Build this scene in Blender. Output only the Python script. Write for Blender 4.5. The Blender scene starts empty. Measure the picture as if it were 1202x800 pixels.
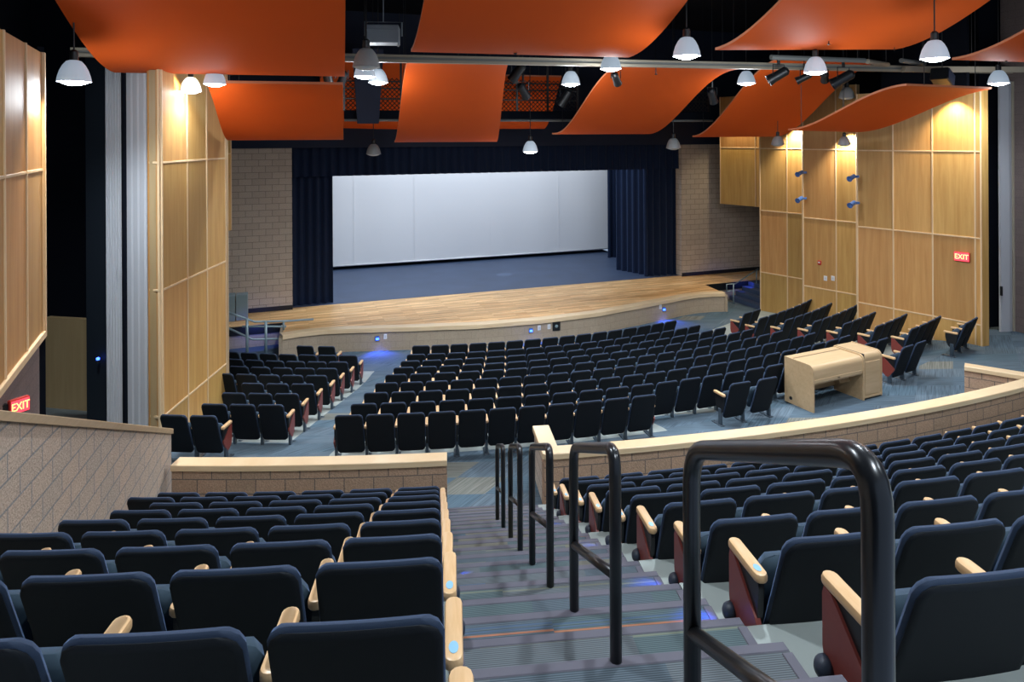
import bpy, math, random
from mathutils import Vector, Matrix
random.seed(11)
SC = bpy.context.scene
COL = SC.collection
PI = math.pi
EYE = 5.3                       # camera height above the cross aisle (z = 0)
TH = math.radians(19.6)
SN, CS = math.sin(TH), math.cos(TH)

def at(px, py, d):
    """point at forward distance d (m) from the eye along a sight line"""
    dx, dy = px - 601.0, py - 163.0
    dx, dy = dx - .005 * dy, dy + .005 * dx
    a, b = dx / 801.0 * d, -dy / 801.0 * d
    return Vector((a * CS + d * SN, -a * SN + d * CS, EYE + b))

# ------------------------------------------------------------------ materials
def nt(name):
    m = bpy.data.materials.new(name); m.use_nodes = True
    t = m.node_tree
    return m, t, t.nodes['Principled BSDF']

def node(t, typ, **kw):
    n = t.nodes.new(typ)
    for k, v in kw.items():
        if k in n.inputs: n.inputs[k].default_value = v
        else: setattr(n, k, v)
    return n

def plain(name, c, rough=.6, metal=0., spec=.5, sheen=0., bump=0., bscale=200., var=0.):
    m, t, b = nt(name)
    b.inputs['Base Color'].default_value = (*c, 1)
    b.inputs['Roughness'].default_value = rough
    b.inputs['Metallic'].default_value = metal
    b.inputs['Specular IOR Level'].default_value = spec
    if sheen:
        b.inputs['Sheen Weight'].default_value = sheen
        b.inputs['Sheen Roughness'].default_value = .4
        b.inputs['Sheen Tint'].default_value = (.35, .55, 1, 1)
    if bump or var:
        tc = node(t, 'ShaderNodeTexCoord')
        n = node(t, 'ShaderNodeTexNoise', Scale=bscale, Detail=3.)
        t.links.new(tc.outputs['Object'], n.inputs['Vector'])
        if bump:
            bm = node(t, 'ShaderNodeBump', Strength=bump, Distance=.01)
            t.links.new(n.outputs['Fac'], bm.inputs['Height'])
            t.links.new(bm.outputs['Normal'], b.inputs['Normal'])
        if var:
            mr = node(t, 'ShaderNodeMapRange'); mr.inputs['To Min'].default_value = 1 - var; mr.inputs['To Max'].default_value = 1 + var
            t.links.new(n.outputs['Fac'], mr.inputs['Value'])
            mx = node(t, 'ShaderNodeVectorMath', operation='SCALE')
            mx.inputs[0].default_value = c
            t.links.new(mr.outputs['Result'], mx.inputs['Scale'])
            t.links.new(mx.outputs['Vector'], b.inputs['Base Color'])
    return m

def emit(name, c, s, base=(.8, .8, .8)):
    m, t, b = nt(name)
    b.inputs['Base Color'].default_value = (*base, 1)
    b.inputs['Emission Color'].default_value = (*c, 1)
    b.inputs['Emission Strength'].default_value = s
    return m

def ramp(t, stops):
    r = t.nodes.new('ShaderNodeValToRGB')
    e = r.color_ramp.elements
    while len(e) < len(stops): e.new(.5)
    for el, (p, c) in zip(e, stops):
        el.position = p; el.color = (*c, 1)
    return r

def wood(name, c1, c2, scale=(9, 9, .55), rough=.5, rnd=.25, coord='Object', spec=.5):
    m, t, b = nt(name)
    tc = node(t, 'ShaderNodeTexCoord')
    mp = node(t, 'ShaderNodeMapping'); mp.inputs['Scale'].default_value = scale
    t.links.new(tc.outputs[coord], mp.inputs['Vector'])
    oi = node(t, 'ShaderNodeObjectInfo')
    ad = node(t, 'ShaderNodeVectorMath', operation='ADD')
    ml = node(t, 'ShaderNodeMath', operation='MULTIPLY'); ml.inputs[1].default_value = 37.
    t.links.new(oi.outputs['Random'], ml.inputs[0])
    t.links.new(mp.outputs['Vector'], ad.inputs[0]); t.links.new(ml.outputs[0], ad.inputs[1])
    n = node(t, 'ShaderNodeTexNoise', Scale=1., Detail=6., Roughness=.62, Distortion=.5)
    t.links.new(ad.outputs['Vector'], n.inputs['Vector'])
    r = ramp(t, [(.3, c2), (.7, c1)])
    t.links.new(n.outputs['Fac'], r.inputs['Fac'])
    hs = node(t, 'ShaderNodeHueSaturation')
    mr = node(t, 'ShaderNodeMapRange'); mr.inputs['To Min'].default_value = 1 - rnd; mr.inputs['To Max'].default_value = 1 + rnd * .5
    t.links.new(oi.outputs['Random'], mr.inputs['Value'])
    t.links.new(mr.outputs['Result'], hs.inputs['Value'])
    mr2 = node(t, 'ShaderNodeMapRange'); mr2.inputs['To Min'].default_value = .5 - .012 * (rnd > .1); mr2.inputs['To Max'].default_value = .5 + .006 * (rnd > .1)
    wn = node(t, 'ShaderNodeTexWhiteNoise', noise_dimensions='1D')
    t.links.new(oi.outputs['Random'], wn.inputs['W'])
    t.links.new(wn.outputs['Value'], mr2.inputs['Value']); t.links.new(mr2.outputs['Result'], hs.inputs['Hue'])
    t.links.new(r.outputs['Color'], hs.inputs['Color'])
    t.links.new(hs.outputs['Color'], b.inputs['Base Color'])
    b.inputs['Roughness'].default_value = rough
    b.inputs['Specular IOR Level'].default_value = spec
    return m

def block(name, c1, c2, cm, w=.406, h=.203, mortar=.006, bump=.35):
    """masonry courses, laid out along the UVs (metres)"""
    m, t, b = nt(name)
    uv = node(t, 'ShaderNodeUVMap')
    br = node(t, 'ShaderNodeTexBrick')
    br.inputs['Scale'].default_value = 1; br.inputs['Brick Width'].default_value = w
    br.inputs['Row Height'].default_value = h; br.inputs['Mortar Size'].default_value = mortar
    br.inputs['Mortar Smooth'].default_value = .1; br.inputs['Bias'].default_value = 0
    br.inputs['Color1'].default_value = (*c1, 1); br.inputs['Color2'].default_value = (*c2, 1)
    br.inputs['Mortar'].default_value = (*cm, 1)
    t.links.new(uv.outputs['UV'], br.inputs['Vector'])
    tc = node(t, 'ShaderNodeTexCoord')
    n = node(t, 'ShaderNodeTexNoise', Scale=45., Detail=4., Roughness=.7)
    t.links.new(tc.outputs['Object'], n.inputs['Vector'])
    mr = node(t, 'ShaderNodeMapRange'); mr.inputs['From Min'].default_value = .3; mr.inputs['From Max'].default_value = .7
    mr.inputs['To Min'].default_value = .78; mr.inputs['To Max'].default_value = 1.2
    t.links.new(n.outputs['Fac'], mr.inputs['Value'])
    mx = node(t, 'ShaderNodeVectorMath', operation='SCALE')
    t.links.new(br.outputs['Color'], mx.inputs[0]); t.links.new(mr.outputs['Result'], mx.inputs['Scale'])
    t.links.new(mx.outputs['Vector'], b.inputs['Base Color'])
    b.inputs['Roughness'].default_value = .9; b.inputs['Specular IOR Level'].default_value = .2
    bp = node(t, 'ShaderNodeBump', Strength=bump, Distance=.02)
    t.links.new(n.outputs['Fac'], bp.inputs['Height']); t.links.new(bp.outputs['Normal'], b.inputs['Normal'])
    return m

def carpet(name):
    m, t, b = nt(name)
    tc = node(t, 'ShaderNodeTexCoord')
    mp = node(t, 'ShaderNodeMapping')
    mp.inputs['Rotation'].default_value = (0, 0, math.radians(33)); mp.inputs['Scale'].default_value = (1 / .9, 1 / .45, 1)
    t.links.new(tc.outputs['Object'], mp.inputs['Vector'])
    fl = node(t, 'ShaderNodeVectorMath', operation='FLOOR'); t.links.new(mp.outputs['Vector'], fl.inputs[0])
    fz = node(t, 'ShaderNodeVectorMath', operation='MULTIPLY'); fz.inputs[1].default_value = (1, 1, 0)
    t.links.new(fl.outputs['Vector'], fz.inputs[0])
    wn = node(t, 'ShaderNodeTexWhiteNoise', noise_dimensions='3D'); t.links.new(fz.outputs['Vector'], wn.inputs['Vector'])
    r = ramp(t, [(0, (.085, .120, .150)), (.3, (.103, .138, .168)), (.55, (.080, .122, .155)), (.8, (.158, .162, .142)), (.88, (.088, .125, .160))])
    r.color_ramp.interpolation = 'CONSTANT'
    t.links.new(wn.outputs['Value'], r.inputs['Fac'])
    facs = []
    for sc in ((.8, 30, 1), (30, .8, 1)):
        m2 = node(t, 'ShaderNodeMapping'); m2.inputs['Scale'].default_value = sc
        t.links.new(mp.outputs['Vector'], m2.inputs['Vector'])
        n = node(t, 'ShaderNodeTexNoise', Scale=1., Detail=3.); t.links.new(m2.outputs['Vector'], n.inputs['Vector'])
        facs.append(n)
    gt = node(t, 'ShaderNodeMath', operation='GREATER_THAN'); gt.inputs[1].default_value = .5
    sp = node(t, 'ShaderNodeSeparateColor'); t.links.new(wn.outputs['Color'], sp.inputs['Color'])
    t.links.new(sp.outputs['Green'], gt.inputs[0])
    mx = node(t, 'ShaderNodeMix'); t.links.new(gt.outputs[0], mx.inputs[0])
    t.links.new(facs[0].outputs['Fac'], mx.inputs[2]); t.links.new(facs[1].outputs['Fac'], mx.inputs[3])
    mr = node(t, 'ShaderNodeMapRange'); mr.inputs['From Min'].default_value = .3; mr.inputs['From Max'].default_value = .7
    mr.inputs['To Min'].default_value = .65; mr.inputs['To Max'].default_value = 1.38
    t.links.new(mx.outputs[0], mr.inputs['Value'])
    vs = node(t, 'ShaderNodeVectorMath', operation='SCALE')
    t.links.new(r.outputs['Color'], vs.inputs[0]); t.links.new(mr.outputs['Result'], vs.inputs['Scale'])
    t.links.new(vs.outputs['Vector'], b.inputs['Base Color'])
    b.inputs['Roughness'].default_value = .95; b.inputs['Specular IOR Level'].default_value = .15
    return m

def tread_carpet(name):
    m, t, b = nt(name)
    tc = node(t, 'ShaderNodeTexCoord'); oi = node(t, 'ShaderNodeObjectInfo')
    sx = node(t, 'ShaderNodeSeparateXYZ'); t.links.new(tc.outputs['Object'], sx.inputs[0])
    # tile across the width
    d = node(t, 'ShaderNodeMath', operation='MULTIPLY_ADD'); d.inputs[1].default_value = 1.5
    t.links.new(sx.outputs['X'], d.inputs[0]); t.links.new(oi.outputs['Random'], d.inputs[2])
    f = node(t, 'ShaderNodeMath', operation='FLOOR'); t.links.new(d.outputs[0], f.inputs[0])
    ob = node(t, 'ShaderNodeMath', operation='MULTIPLY_ADD'); ob.inputs[1].default_value = 91.7
    t.links.new(oi.outputs['Random'], ob.inputs[0]); t.links.new(f.outputs[0], ob.inputs[2])
    wn = node(t, 'ShaderNodeTexWhiteNoise', noise_dimensions='1D'); t.links.new(ob.outputs[0], wn.inputs['W'])
    r = ramp(t, [(0, (.080, .103, .122)), (.35, (.105, .120, .130)), (.6, (.145, .142, .115)), (.8, (.078, .108, .115))])
    r.color_ramp.interpolation = 'CONSTANT'
    t.links.new(wn.outputs['Value'], r.inputs['Fac'])
    # fine ribs along the nosing
    w = node(t, 'ShaderNodeMath', operation='MULTIPLY'); w.inputs[1].default_value = 2 * PI / .0105
    t.links.new(sx.outputs['Y'], w.inputs[0])
    s = node(t, 'ShaderNodeMath', operation='SINE'); t.links.new(w.outputs[0], s.inputs[0])
    mr = node(t, 'ShaderNodeMapRange'); mr.inputs['From Min'].default_value = -1; mr.inputs['To Min'].default_value = .5; mr.inputs['To Max'].default_value = 1.3
    t.links.new(s.outputs[0], mr.inputs['Value'])
    vs = node(t, 'ShaderNodeVectorMath', operation='SCALE')
    t.links.new(r.outputs['Color'], vs.inputs[0]); t.links.new(mr.outputs['Result'], vs.inputs['Scale'])
    # stray coloured yarn lines
    cy = node(t, 'ShaderNodeMath', operation='MULTIPLY_ADD'); cy.inputs[1].default_value = 80.
    t.links.new(sx.outputs['Y'], cy.inputs[0]); t.links.new(ob.outputs[0], cy.inputs[2])
    fy = node(t, 'ShaderNodeMath', operation='FLOOR'); t.links.new(cy.outputs[0], fy.inputs[0])
    w2 = node(t, 'ShaderNodeTexWhiteNoise', noise_dimensions='1D'); t.links.new(fy.outputs[0], w2.inputs['W'])
    r2 = ramp(t, [(0, (.09, .13, .16)), (.80, (.06, .10, .17)), (.88, (.18, .19, .13)), (.955, (.42, .15, .06))])
    r2.color_ramp.interpolation = 'CONSTANT'
    t.links.new(w2.outputs['Value'], r2.inputs['Fac'])
    g = node(t, 'ShaderNodeMath', operation='GREATER_THAN'); g.inputs[1].default_value = .8
    t.links.new(w2.outputs['Value'], g.inputs[0])
    mx = node(t, 'ShaderNodeMix', data_type='RGBA')
    ga = node(t, 'ShaderNodeMath', operation='MULTIPLY'); ga.inputs[1].default_value = .65; t.links.new(g.outputs[0], ga.inputs[0])
    t.links.new(ga.outputs[0], mx.inputs[0]); t.links.new(vs.outputs['Vector'], mx.inputs[6]); t.links.new(r2.outputs['Color'], mx.inputs[7])
    t.links.new(mx.outputs[2], b.inputs['Base Color'])
    b.inputs['Roughness'].default_value = .95; b.inputs['Specular IOR Level'].default_value = .15
    return m

def planks(name):
    m, t, b = nt(name)
    tc = node(t, 'ShaderNodeTexCoord')
    br = node(t, 'ShaderNodeTexBrick')
    for k, v in (('Scale', 1), ('Brick Width', 1.1), ('Row Height', .085), ('Mortar Size', .002), ('Bias', 0.)): br.inputs[k].default_value = v
    br.offset = .37; br.offset_frequency = 3
    br.inputs['Color1'].default_value = (.86, .55, .26, 1); br.inputs['Color2'].default_value = (.58, .30, .105, 1); br.inputs['Mortar'].default_value = (.33, .19, .09, 1)
    t.links.new(tc.outputs['Object'], br.inputs['Vector'])
    mp = node(t, 'ShaderNodeMapping'); mp.inputs['Scale'].default_value = (.7, 6, 1)
    t.links.new(tc.outputs['Object'], mp.inputs['Vector'])
    n = node(t, 'ShaderNodeTexNoise', Scale=1.6, Detail=5.); t.links.new(mp.outputs['Vector'], n.inputs['Vector'])
    mr = node(t, 'ShaderNodeMapRange'); mr.inputs['From Min'].default_value = .3; mr.inputs['From Max'].default_value = .7
    mr.inputs['To Min'].default_value = .75; mr.inputs['To Max'].default_value = 1.25
    t.links.new(n.outputs['Fac'], mr.inputs['Value'])
    vs = node(t, 'ShaderNodeVectorMath', operation='SCALE')
    t.links.new(br.outputs['Color'], vs.inputs[0]); t.links.new(mr.outputs['Result'], vs.inputs['Scale'])
    t.links.new(vs.outputs['Vector'], b.inputs['Base Color'])
    b.inputs['Roughness'].default_value = .42
    return m

M = {}
M['cushion'] = plain('cushion_fabric', (.013, .028, .060), .8, sheen=.3, bump=.15, bscale=400)
M['shell'] = plain('back_fabric', (.0045, .007, .0105), .75, spec=.3, bump=.12, bscale=350)
M['seatfab'] = plain('seat_fabric', (.020, .042, .062), .85, sheen=.3)
M['arm'] = wood('arm_maple', (.72, .47, .25), (.62, .38, .18), (40, 5, 40), .35, 0.02)
M['mahog'] = plain('end_panel_laminate', (.20, .042, .032), .32, var=.1, bscale=30)
M['black'] = plain('black_metal', (.008, .009, .011), .4)
M['railblack'] = plain('rail_paint', (.010, .011, .013), .28, spec=.6)
M['steel'] = plain('leg_steel', (.075, .10, .125), .35, metal=.4)
M['plate'] = plain('blue_plate', (.26, .50, .68), .3)
M['aislelamp'] = plain('lamp_housing', (.030, .042, .065), .5)
M['concrete'] = plain('concrete', (.30, .33, .31), .85, var=.18, bscale=3., spec=.25)
M['carpet'] = carpet('carpet_tiles')
M['tread'] = tread_carpet('tread_carpet')
M['nosing'] = plain('nosing_rubber', (.085, .082, .105), .7)
M['maple'] = wood('maple_panel', (.64, .385, .125), (.50, .265, .07))
M['mapletrim'] = wood('maple_trim', (.80, .60, .36), (.72, .50, .28), rnd=.03)
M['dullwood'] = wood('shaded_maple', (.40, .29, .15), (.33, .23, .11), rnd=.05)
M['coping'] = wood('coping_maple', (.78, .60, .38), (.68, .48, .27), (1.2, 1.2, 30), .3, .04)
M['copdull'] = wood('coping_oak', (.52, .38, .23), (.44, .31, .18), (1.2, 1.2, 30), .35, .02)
M['desk'] = wood('desk_maple', (.56, .395, .225), (.47, .325, .175), (1.5, 14, 14), .35, .03)
M['split'] = block('split_block', (.50, .325, .215), (.43, .29, .195), (.19, .15, .125), mortar=.008, bump=.8)
M['splitgrey'] = block('split_block_grey', (.58, .45, .345), (.50, .41, .33), (.30, .29, .28), mortar=.009, bump=.8)
M['smooth'] = block('ground_block', (.54, .45, .365), (.48, .395, .32), (.22, .19, .165), mortar=.007, bump=.15)
M['stageblk'] = block('stage_block', (.40, .32, .23), (.38, .30, .215), (.28, .225, .165), mortar=.005, bump=.15)
M['darkblk'] = block('dark_block', (.22, .17, .155), (.20, .155, .145), (.15, .12, .11), mortar=.004, bump=.3)
M['stagewood'] = planks('stage_planks')
M['stagedark'] = plain('stage_floor_paint', (.050, .075, .135), .5, var=.25, bscale=1.2)
M['screen'] = plain('cyclorama_cloth', (.78, .78, .79), .95, spec=.1)
M['curtain'] = plain('velour', (.010, .018, .045), .9, spec=.15, sheen=.25)
M['orange'] = plain('orange_laminate', (.68, .098, .012), .6, spec=.12, var=.05, bscale=.8)
M['cloudedge'] = plain('cloud_edge', (.62, .20, .09), .5)
M['ceil'] = plain('ceiling_paint', (.006, .008, .014), .9, spec=.1)
M['slate'] = plain('slate_paint', (.010, .015, .022), .6, spec=.3)
M['navy'] = plain('navy_paint', (.010, .016, .038), .7, spec=.3)
M['gray'] = plain('partition_vinyl', (.56, .57, .60), .55)
M['beam'] = plain('track_beam_paint', (.40, .35, .265), .5)
M['beamgrey'] = plain('pipe_grey', (.22, .23, .22), .5)
M['cabinet'] = plain('cabinet_grey', (.19, .25, .26), .5)
M['railteal'] = plain('rail_galvanised', (.26, .34, .37), .4, metal=.3)
M['shade'] = emit('lamp_shade', (.62, .80, 1.), .32, (.50, .54, .57))
M['shadeoff'] = plain('lamp_shade_dull', (.30, .31, .31), .4)
M['lens'] = emit('lamp_lens', (.80, .91, 1.), 30.)
M['lensoff'] = plain('lamp_lens_off', (.55, .60, .62), .3)
M['white'] = plain('white_plastic', (.75, .76, .78), .5)
M['redplastic'] = plain('red_plastic', (.55, .03, .02), .4)
M['bluefix'] = plain('blue_fixture', (.05, .13, .36), .35)
M['exit'] = emit('exit_face', (1., .06, .10), 1.6, (.5, .05, .06))
M['exitletter'] = emit('exit_letters', (1., .42, .04), 3.2)
M['blueled'] = emit('blue_led', (.03, .10, 1.), 7., (.1, .2, .8))
M['greybox'] = plain('projector_grey', (.30, .36, .42), .5)

# ------------------------------------------------------------------ mesh building
class MB:
    def __init__(s): s.v = []; s.f = []; s.m = []; s.uv = {}
    def add(s, vs, fs, mi=0, uvs=None):
        o = len(s.v); s.v += [tuple(v) for v in vs]
        for i, f in enumerate(fs):
            if uvs: s.uv[len(s.f)] = uvs[i]
            s.f.append(tuple(o + j for j in f)); s.m.append(mi)
        return s
    def box(s, x0, x1, y0, y1, z0, z1, mi=0, X=None):
        vs = [Vector(p) for p in ((x0,y0,z0),(x1,y0,z0),(x1,y1,z0),(x0,y1,z0),(x0,y0,z1),(x1,y0,z1),(x1,y1,z1),(x0,y1,z1))]
        if X: vs = [X @ v for v in vs]
        return s.add(vs, [(0,3,2,1),(4,5,6,7),(0,1,5,4),(1,2,6,5),(2,3,7,6),(3,0,4,7)], mi)
    def rbox(s, x0, x1, y0, y1, z0, z1, b=.01, mi=0, X=None):
        """box with chamfered edges"""
        vs = []; idx = {}
        for i, x in enumerate((x0, x1)):
            for j, y in enumerate((y0, y1)):
                for k, z in enumerate((z0, z1)):
                    sx, sy, sz = (b, -b)[i], (b, -b)[j], (b, -b)[k]
                    for a, p in enumerate(((x, y + sy, z + sz), (x + sx, y, z + sz), (x + sx, y + sy, z))):
                        idx[i, j, k, a] = len(vs); vs.append(Vector(p))
        I = lambda i, j, k, a: idx[i, j, k, a]
        fs = [(I(0,0,0,0),I(0,0,1,0),I(0,1,1,0),I(0,1,0,0)), (I(1,0,0,0),I(1,1,0,0),I(1,1,1,0),I(1,0,1,0)),
              (I(0,0,0,1),I(1,0,0,1),I(1,0,1,1),I(0,0,1,1)), (I(0,1,0,1),I(0,1,1,1),I(1,1,1,1),I(1,1,0,1)),
              (I(0,0,0,2),I(0,1,0,2),I(1,1,0,2),I(1,0,0,2)), (I(0,0,1,2),I(1,0,1,2),I(1,1,1,2),I(0,1,1,2))]
        for j in (0, 1):
            for k in (0, 1): fs.append((I(0,j,k,1),I(1,j,k,1),I(1,j,k,2),I(0,j,k,2)))
        for i in (0, 1):
            for k in (0, 1): fs.append((I(i,0,k,0),I(i,1,k,0),I(i,1,k,2),I(i,0,k,2)))
        for i in (0, 1):
            for j in (0, 1): fs.append((I(i,j,0,0),I(i,j,1,0),I(i,j,1,1),I(i,j,0,1)))
        for i in (0, 1):
            for j in (0, 1):
                for k in (0, 1): fs.append((I(i,j,k,0),I(i,j,k,1),I(i,j,k,2)))
        if X: vs = [X @ v for v in vs]
        return s.add(vs, fs, mi)
    def prism(s, poly, d, axis='z', d0=0., mi=0, X=None):
        """polygon (a,b) extruded from d0 to d along axis"""
        n = len(poly)
        mk = {'z': lambda a, b, c: (a, b, c), 'x': lambda a, b, c: (c, a, b), 'y': lambda a, b, c: (a, c, b)}[axis]
        vs = [Vector(mk(a, b, d0)) for a, b in poly] + [Vector(mk(a, b, d)) for a, b in poly]
        if X: vs = [X @ v for v in vs]
        fs = [tuple(range(n))[::-1], tuple(range(n, 2 * n))] + [(i, (i + 1) % n, n + (i + 1) % n, n + i) for i in range(n)]
        return s.add(vs, fs, mi)
    def tube(s, path, r, n=10, mi=0, cap=True):
        path = [Vector(p) for p in path]
        t0 = (path[1] - path[0]).normalized()
        up = Vector((0, 0, 1)) if abs(t0.z) < .9 else Vector((1, 0, 0))
        nrm = (up - t0 * up.dot(t0)).normalized()
        vs = []; fs = []
        for i, p in enumerate(path):
            if i == 0: t = t0
            elif i == len(path) - 1: t = (path[-1] - path[-2]).normalized()
            else: t = ((path[i+1] - p).normalized() + (p - path[i-1]).normalized()).normalized()
            nrm = (nrm - t * nrm.dot(t)).normalized(); bn = t.cross(nrm)
            rr = r[i] if isinstance(r, (list, tuple)) else r
            for k in range(n):
                a = 2 * PI * k / n
                vs.append(p + nrm * (rr * math.cos(a)) + bn * (rr * math.sin(a)))
        for i in range(len(path) - 1):
            for k in range(n):
                fs.append((i*n+k, i*n+(k+1)%n, (i+1)*n+(k+1)%n, (i+1)*n+k))
        if cap:
            fs.append(tuple(range(n))[::-1]); fs.append(tuple(range((len(path)-1)*n, len(path)*n)))
        return s.add(vs, fs, mi)
    def lathe(s, prof, n=20, c=(0, 0, 0), mi=0, X=None):
        vs = []; fs = []
        for r, z in prof:
            for k in range(n):
                a = 2 * PI * k / n
                vs.append(Vector((c[0] + r * math.cos(a), c[1] + r * math.sin(a), c[2] + z)))
        for i in range(len(prof) - 1):
            for k in range(n): fs.append((i*n+k, i*n+(k+1)%n, (i+1)*n+(k+1)%n, (i+1)*n+k))
        if prof[0][0] > 1e-4: fs.append(tuple(range(n))[::-1])
        if prof[-1][0] > 1e-4: fs.append(tuple(range((len(prof)-1)*n, len(prof)*n)))
        if X: vs = [X @ v for v in vs]
        return s.add(vs, fs, mi)
    def grid(s, fn, nu, nv, mi=0):
        vs = [fn(i / nu, j / nv) for j in range(nv + 1) for i in range(nu + 1)]
        fs = [(j*(nu+1)+i, j*(nu+1)+i+1, (j+1)*(nu+1)+i+1, (j+1)*(nu+1)+i) for j in range(nv) for i in range(nu)]
        return s.add(vs, fs, mi)
    def wall(s, pts, z0, z1, t, mi=0, u0=0.):
        """masonry wall: plan polyline pts (visible face on its left side is pts itself), thickness t to the other side; z0/z1 may be functions of length"""
        P = [Vector((p[0], p[1])) for p in pts]; L = [u0]
        for a, b in zip(P, P[1:]): L.append(L[-1] + (b - a).length)
        Q = []
        for i, p in enumerate(P):
            d = (P[min(i+1, len(P)-1)] - P[max(i-1, 0)]).normalized()
            Q.append(p + Vector((d.y, -d.x)) * t)
        f0 = z0 if callable(z0) else (lambda l: z0)
        f1 = z1 if callable(z1) else (lambda l: z1)
        vs = []; 
        for p, q, l in zip(P, Q, L):
            vs += [(p.x, p.y, f0(l)), (p.x, p.y, f1(l)), (q.x, q.y, f0(l)), (q.x, q.y, f1(l))]
        fs = []; uv = []
        for i in range(len(P) - 1):
            a, b = 4 * i, 4 * i + 4; la, lb = L[i], L[i+1]
            fs.append((a, a+1, b+1, b)); uv.append([(la, f0(la)), (la, f1(la)), (lb, f1(lb)), (lb, f0(lb))])
            fs.append((a+2, b+2, b+3, a+3)); uv.append([(la, f0(la)), (lb, f0(lb)), (lb, f1(lb)), (la, f1(la))])
            fs.append((a+1, a+3, b+3, b+1)); uv.append([(la, 0), (la, t), (lb, t), (lb, 0)])
            fs.append((a, b, b+2, a+2)); uv.append([(la, 0), (lb, 0), (lb, t), (la, t)])
        e = 4 * (len(P) - 1)
        fs.append((0, 2, 3, 1)); uv.append([(0, f0(L[0])), (t, f0(L[0])), (t, f1(L[0])), (0, f1(L[0]))])
        fs.append((e, e+1, e+3, e+2)); uv.append([(0, f0(L[-1])), (0, f1(L[-1])), (t, f1(L[-1])), (t, f0(L[-1]))])
        return s.add(vs, fs, mi, uv)
    def mesh(s, name, mats, smooth=False):
        me = bpy.data.meshes.new(name)
        me.from_pydata(s.v, [], s.f); 
        for m in (mats if isinstance(mats, (list, tuple)) else [mats]): me.materials.append(m)
        if len(me.materials) > 1: me.polygons.foreach_set('material_index', s.m)
        if s.uv:
            ul = me.uv_layers.new(name='UVMap')
            for p in me.polygons:
                u = s.uv.get(p.index)
                if u:
                    for li, c in zip(p.loop_indices, u): ul.data[li].uv = c
        if smooth:
            me.polygons.foreach_set('use_smooth', [True] * len(me.polygons))
            if smooth is not True: me.set_sharp_from_angle(angle=math.radians(smooth))
        me.update()
        return me
    def build(s, name, mats, parent=None, smooth=False, loc=None, rotz=0):
        o = bpy.data.objects.new(name, s.mesh(name, mats, smooth))
        COL.objects.link(o)
        if parent: o.parent = parent
        if loc is not None: o.location = loc
        if rotz: o.rotation_euler.z = rotz
        return o

def tag(o, label, cat, group=None):
    o['label'] = label; o['category'] = cat
    if group: o['group'] = group
    return o
def thing(name, label, cat, loc=(0, 0, 0), rotz=0, group=None):
    o = bpy.data.objects.new(name, None); COL.objects.link(o)
    o.empty_display_size = .1
    o.location = loc; o.rotation_euler.z = rotz
    return tag(o, label, cat, group)
def struct(o, label=None):
    o['kind'] = 'structure'
    if label: o['label'] = label; o['category'] = label.split()[-1] if False else 'structure'
    return o
def inst(me, name, parent, loc=None):
    o = bpy.data.objects.new(name, me); COL.objects.link(o); o.parent = parent
    if loc is not None: o.location = loc
    return o
ORD = ['', 'first', 'second', 'third', 'fourth', 'fifth', 'sixth', 'seventh', 'eighth', 'ninth', 'tenth', 'eleventh', 'twelfth', 'thirteenth', 'fourteenth',
       'fifteenth', 'sixteenth', 'seventeenth', 'eighteenth', 'nineteenth', 'twentieth', 'twenty-first', 'twenty-second', 'twenty-third', 'twenty-fourth', 'twenty-fifth', 'twenty-sixth', 'twenty-seventh']

# ------------------------------------------------------------------ camera
cam = bpy.data.cameras.new('camera'); co = bpy.data.objects.new('camera', cam); COL.objects.link(co)
cam.sensor_width = 36; cam.lens = 801 / 1202 * 36; cam.shift_y = (163 - 400) / 1202; cam.clip_start = .05; cam.clip_end = 200
co.matrix_world = Matrix.Translation((0, 0, EYE)) @ Matrix.Rotation(-TH, 4, 'Z') @ Matrix.Rotation(PI / 2, 4, 'X') @ Matrix.Rotation(-.005, 4, 'Z')
SC.camera = co

# ------------------------------------------------------------------ layout of the seating
C1 = Vector((10.01, 39.28))        # centre of the upper rows and of the low wall
C2 = Vector((7.79, 33.0))          # centre of the front rows
A_ = math.radians(13.33)
AD = Vector((math.sin(A_), math.cos(A_))); LD = Vector((math.cos(A_), -math.sin(A_)))   # stair direction, its right
def pol(C, R, ph): return Vector((C.x + R * math.sin(ph), C.y - R * math.cos(ph)))
def line_phi(R, a):
    """angle about C1 at which the line at lateral offset a from the stair axis crosses radius R"""
    p = LD * a - C1; b = p.dot(AD); c = p.length_squared - R * R
    s = -b - math.sqrt(b * b - c)
    q = LD * a + AD * s - C1
    return math.atan2(q.x, -q.y)
def upfoot(k): return 38.02 - .79 * k
def upfloor(k): return 3.135 - .357 * k - (.045 if k <= 0 else 0.)
def side_x(y): return -1.351 - .0884 * (10.95 - y)
FR0, FDR = 22.18, .811             # front rows: radius of the feet
FZ = [-.01, -.13, -.24, -.35, -.465, -.588, -.71, -.814, -.849]
def front_z(R):
    j = (FR0 - R) / FDR
    if j <= 0: return 0.
    if j >= 8: return -.87
    i = int(j); f = j - i
    za = FZ[i] if i else 0.
    return za + (FZ[i + 1] - za) * f

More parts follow.
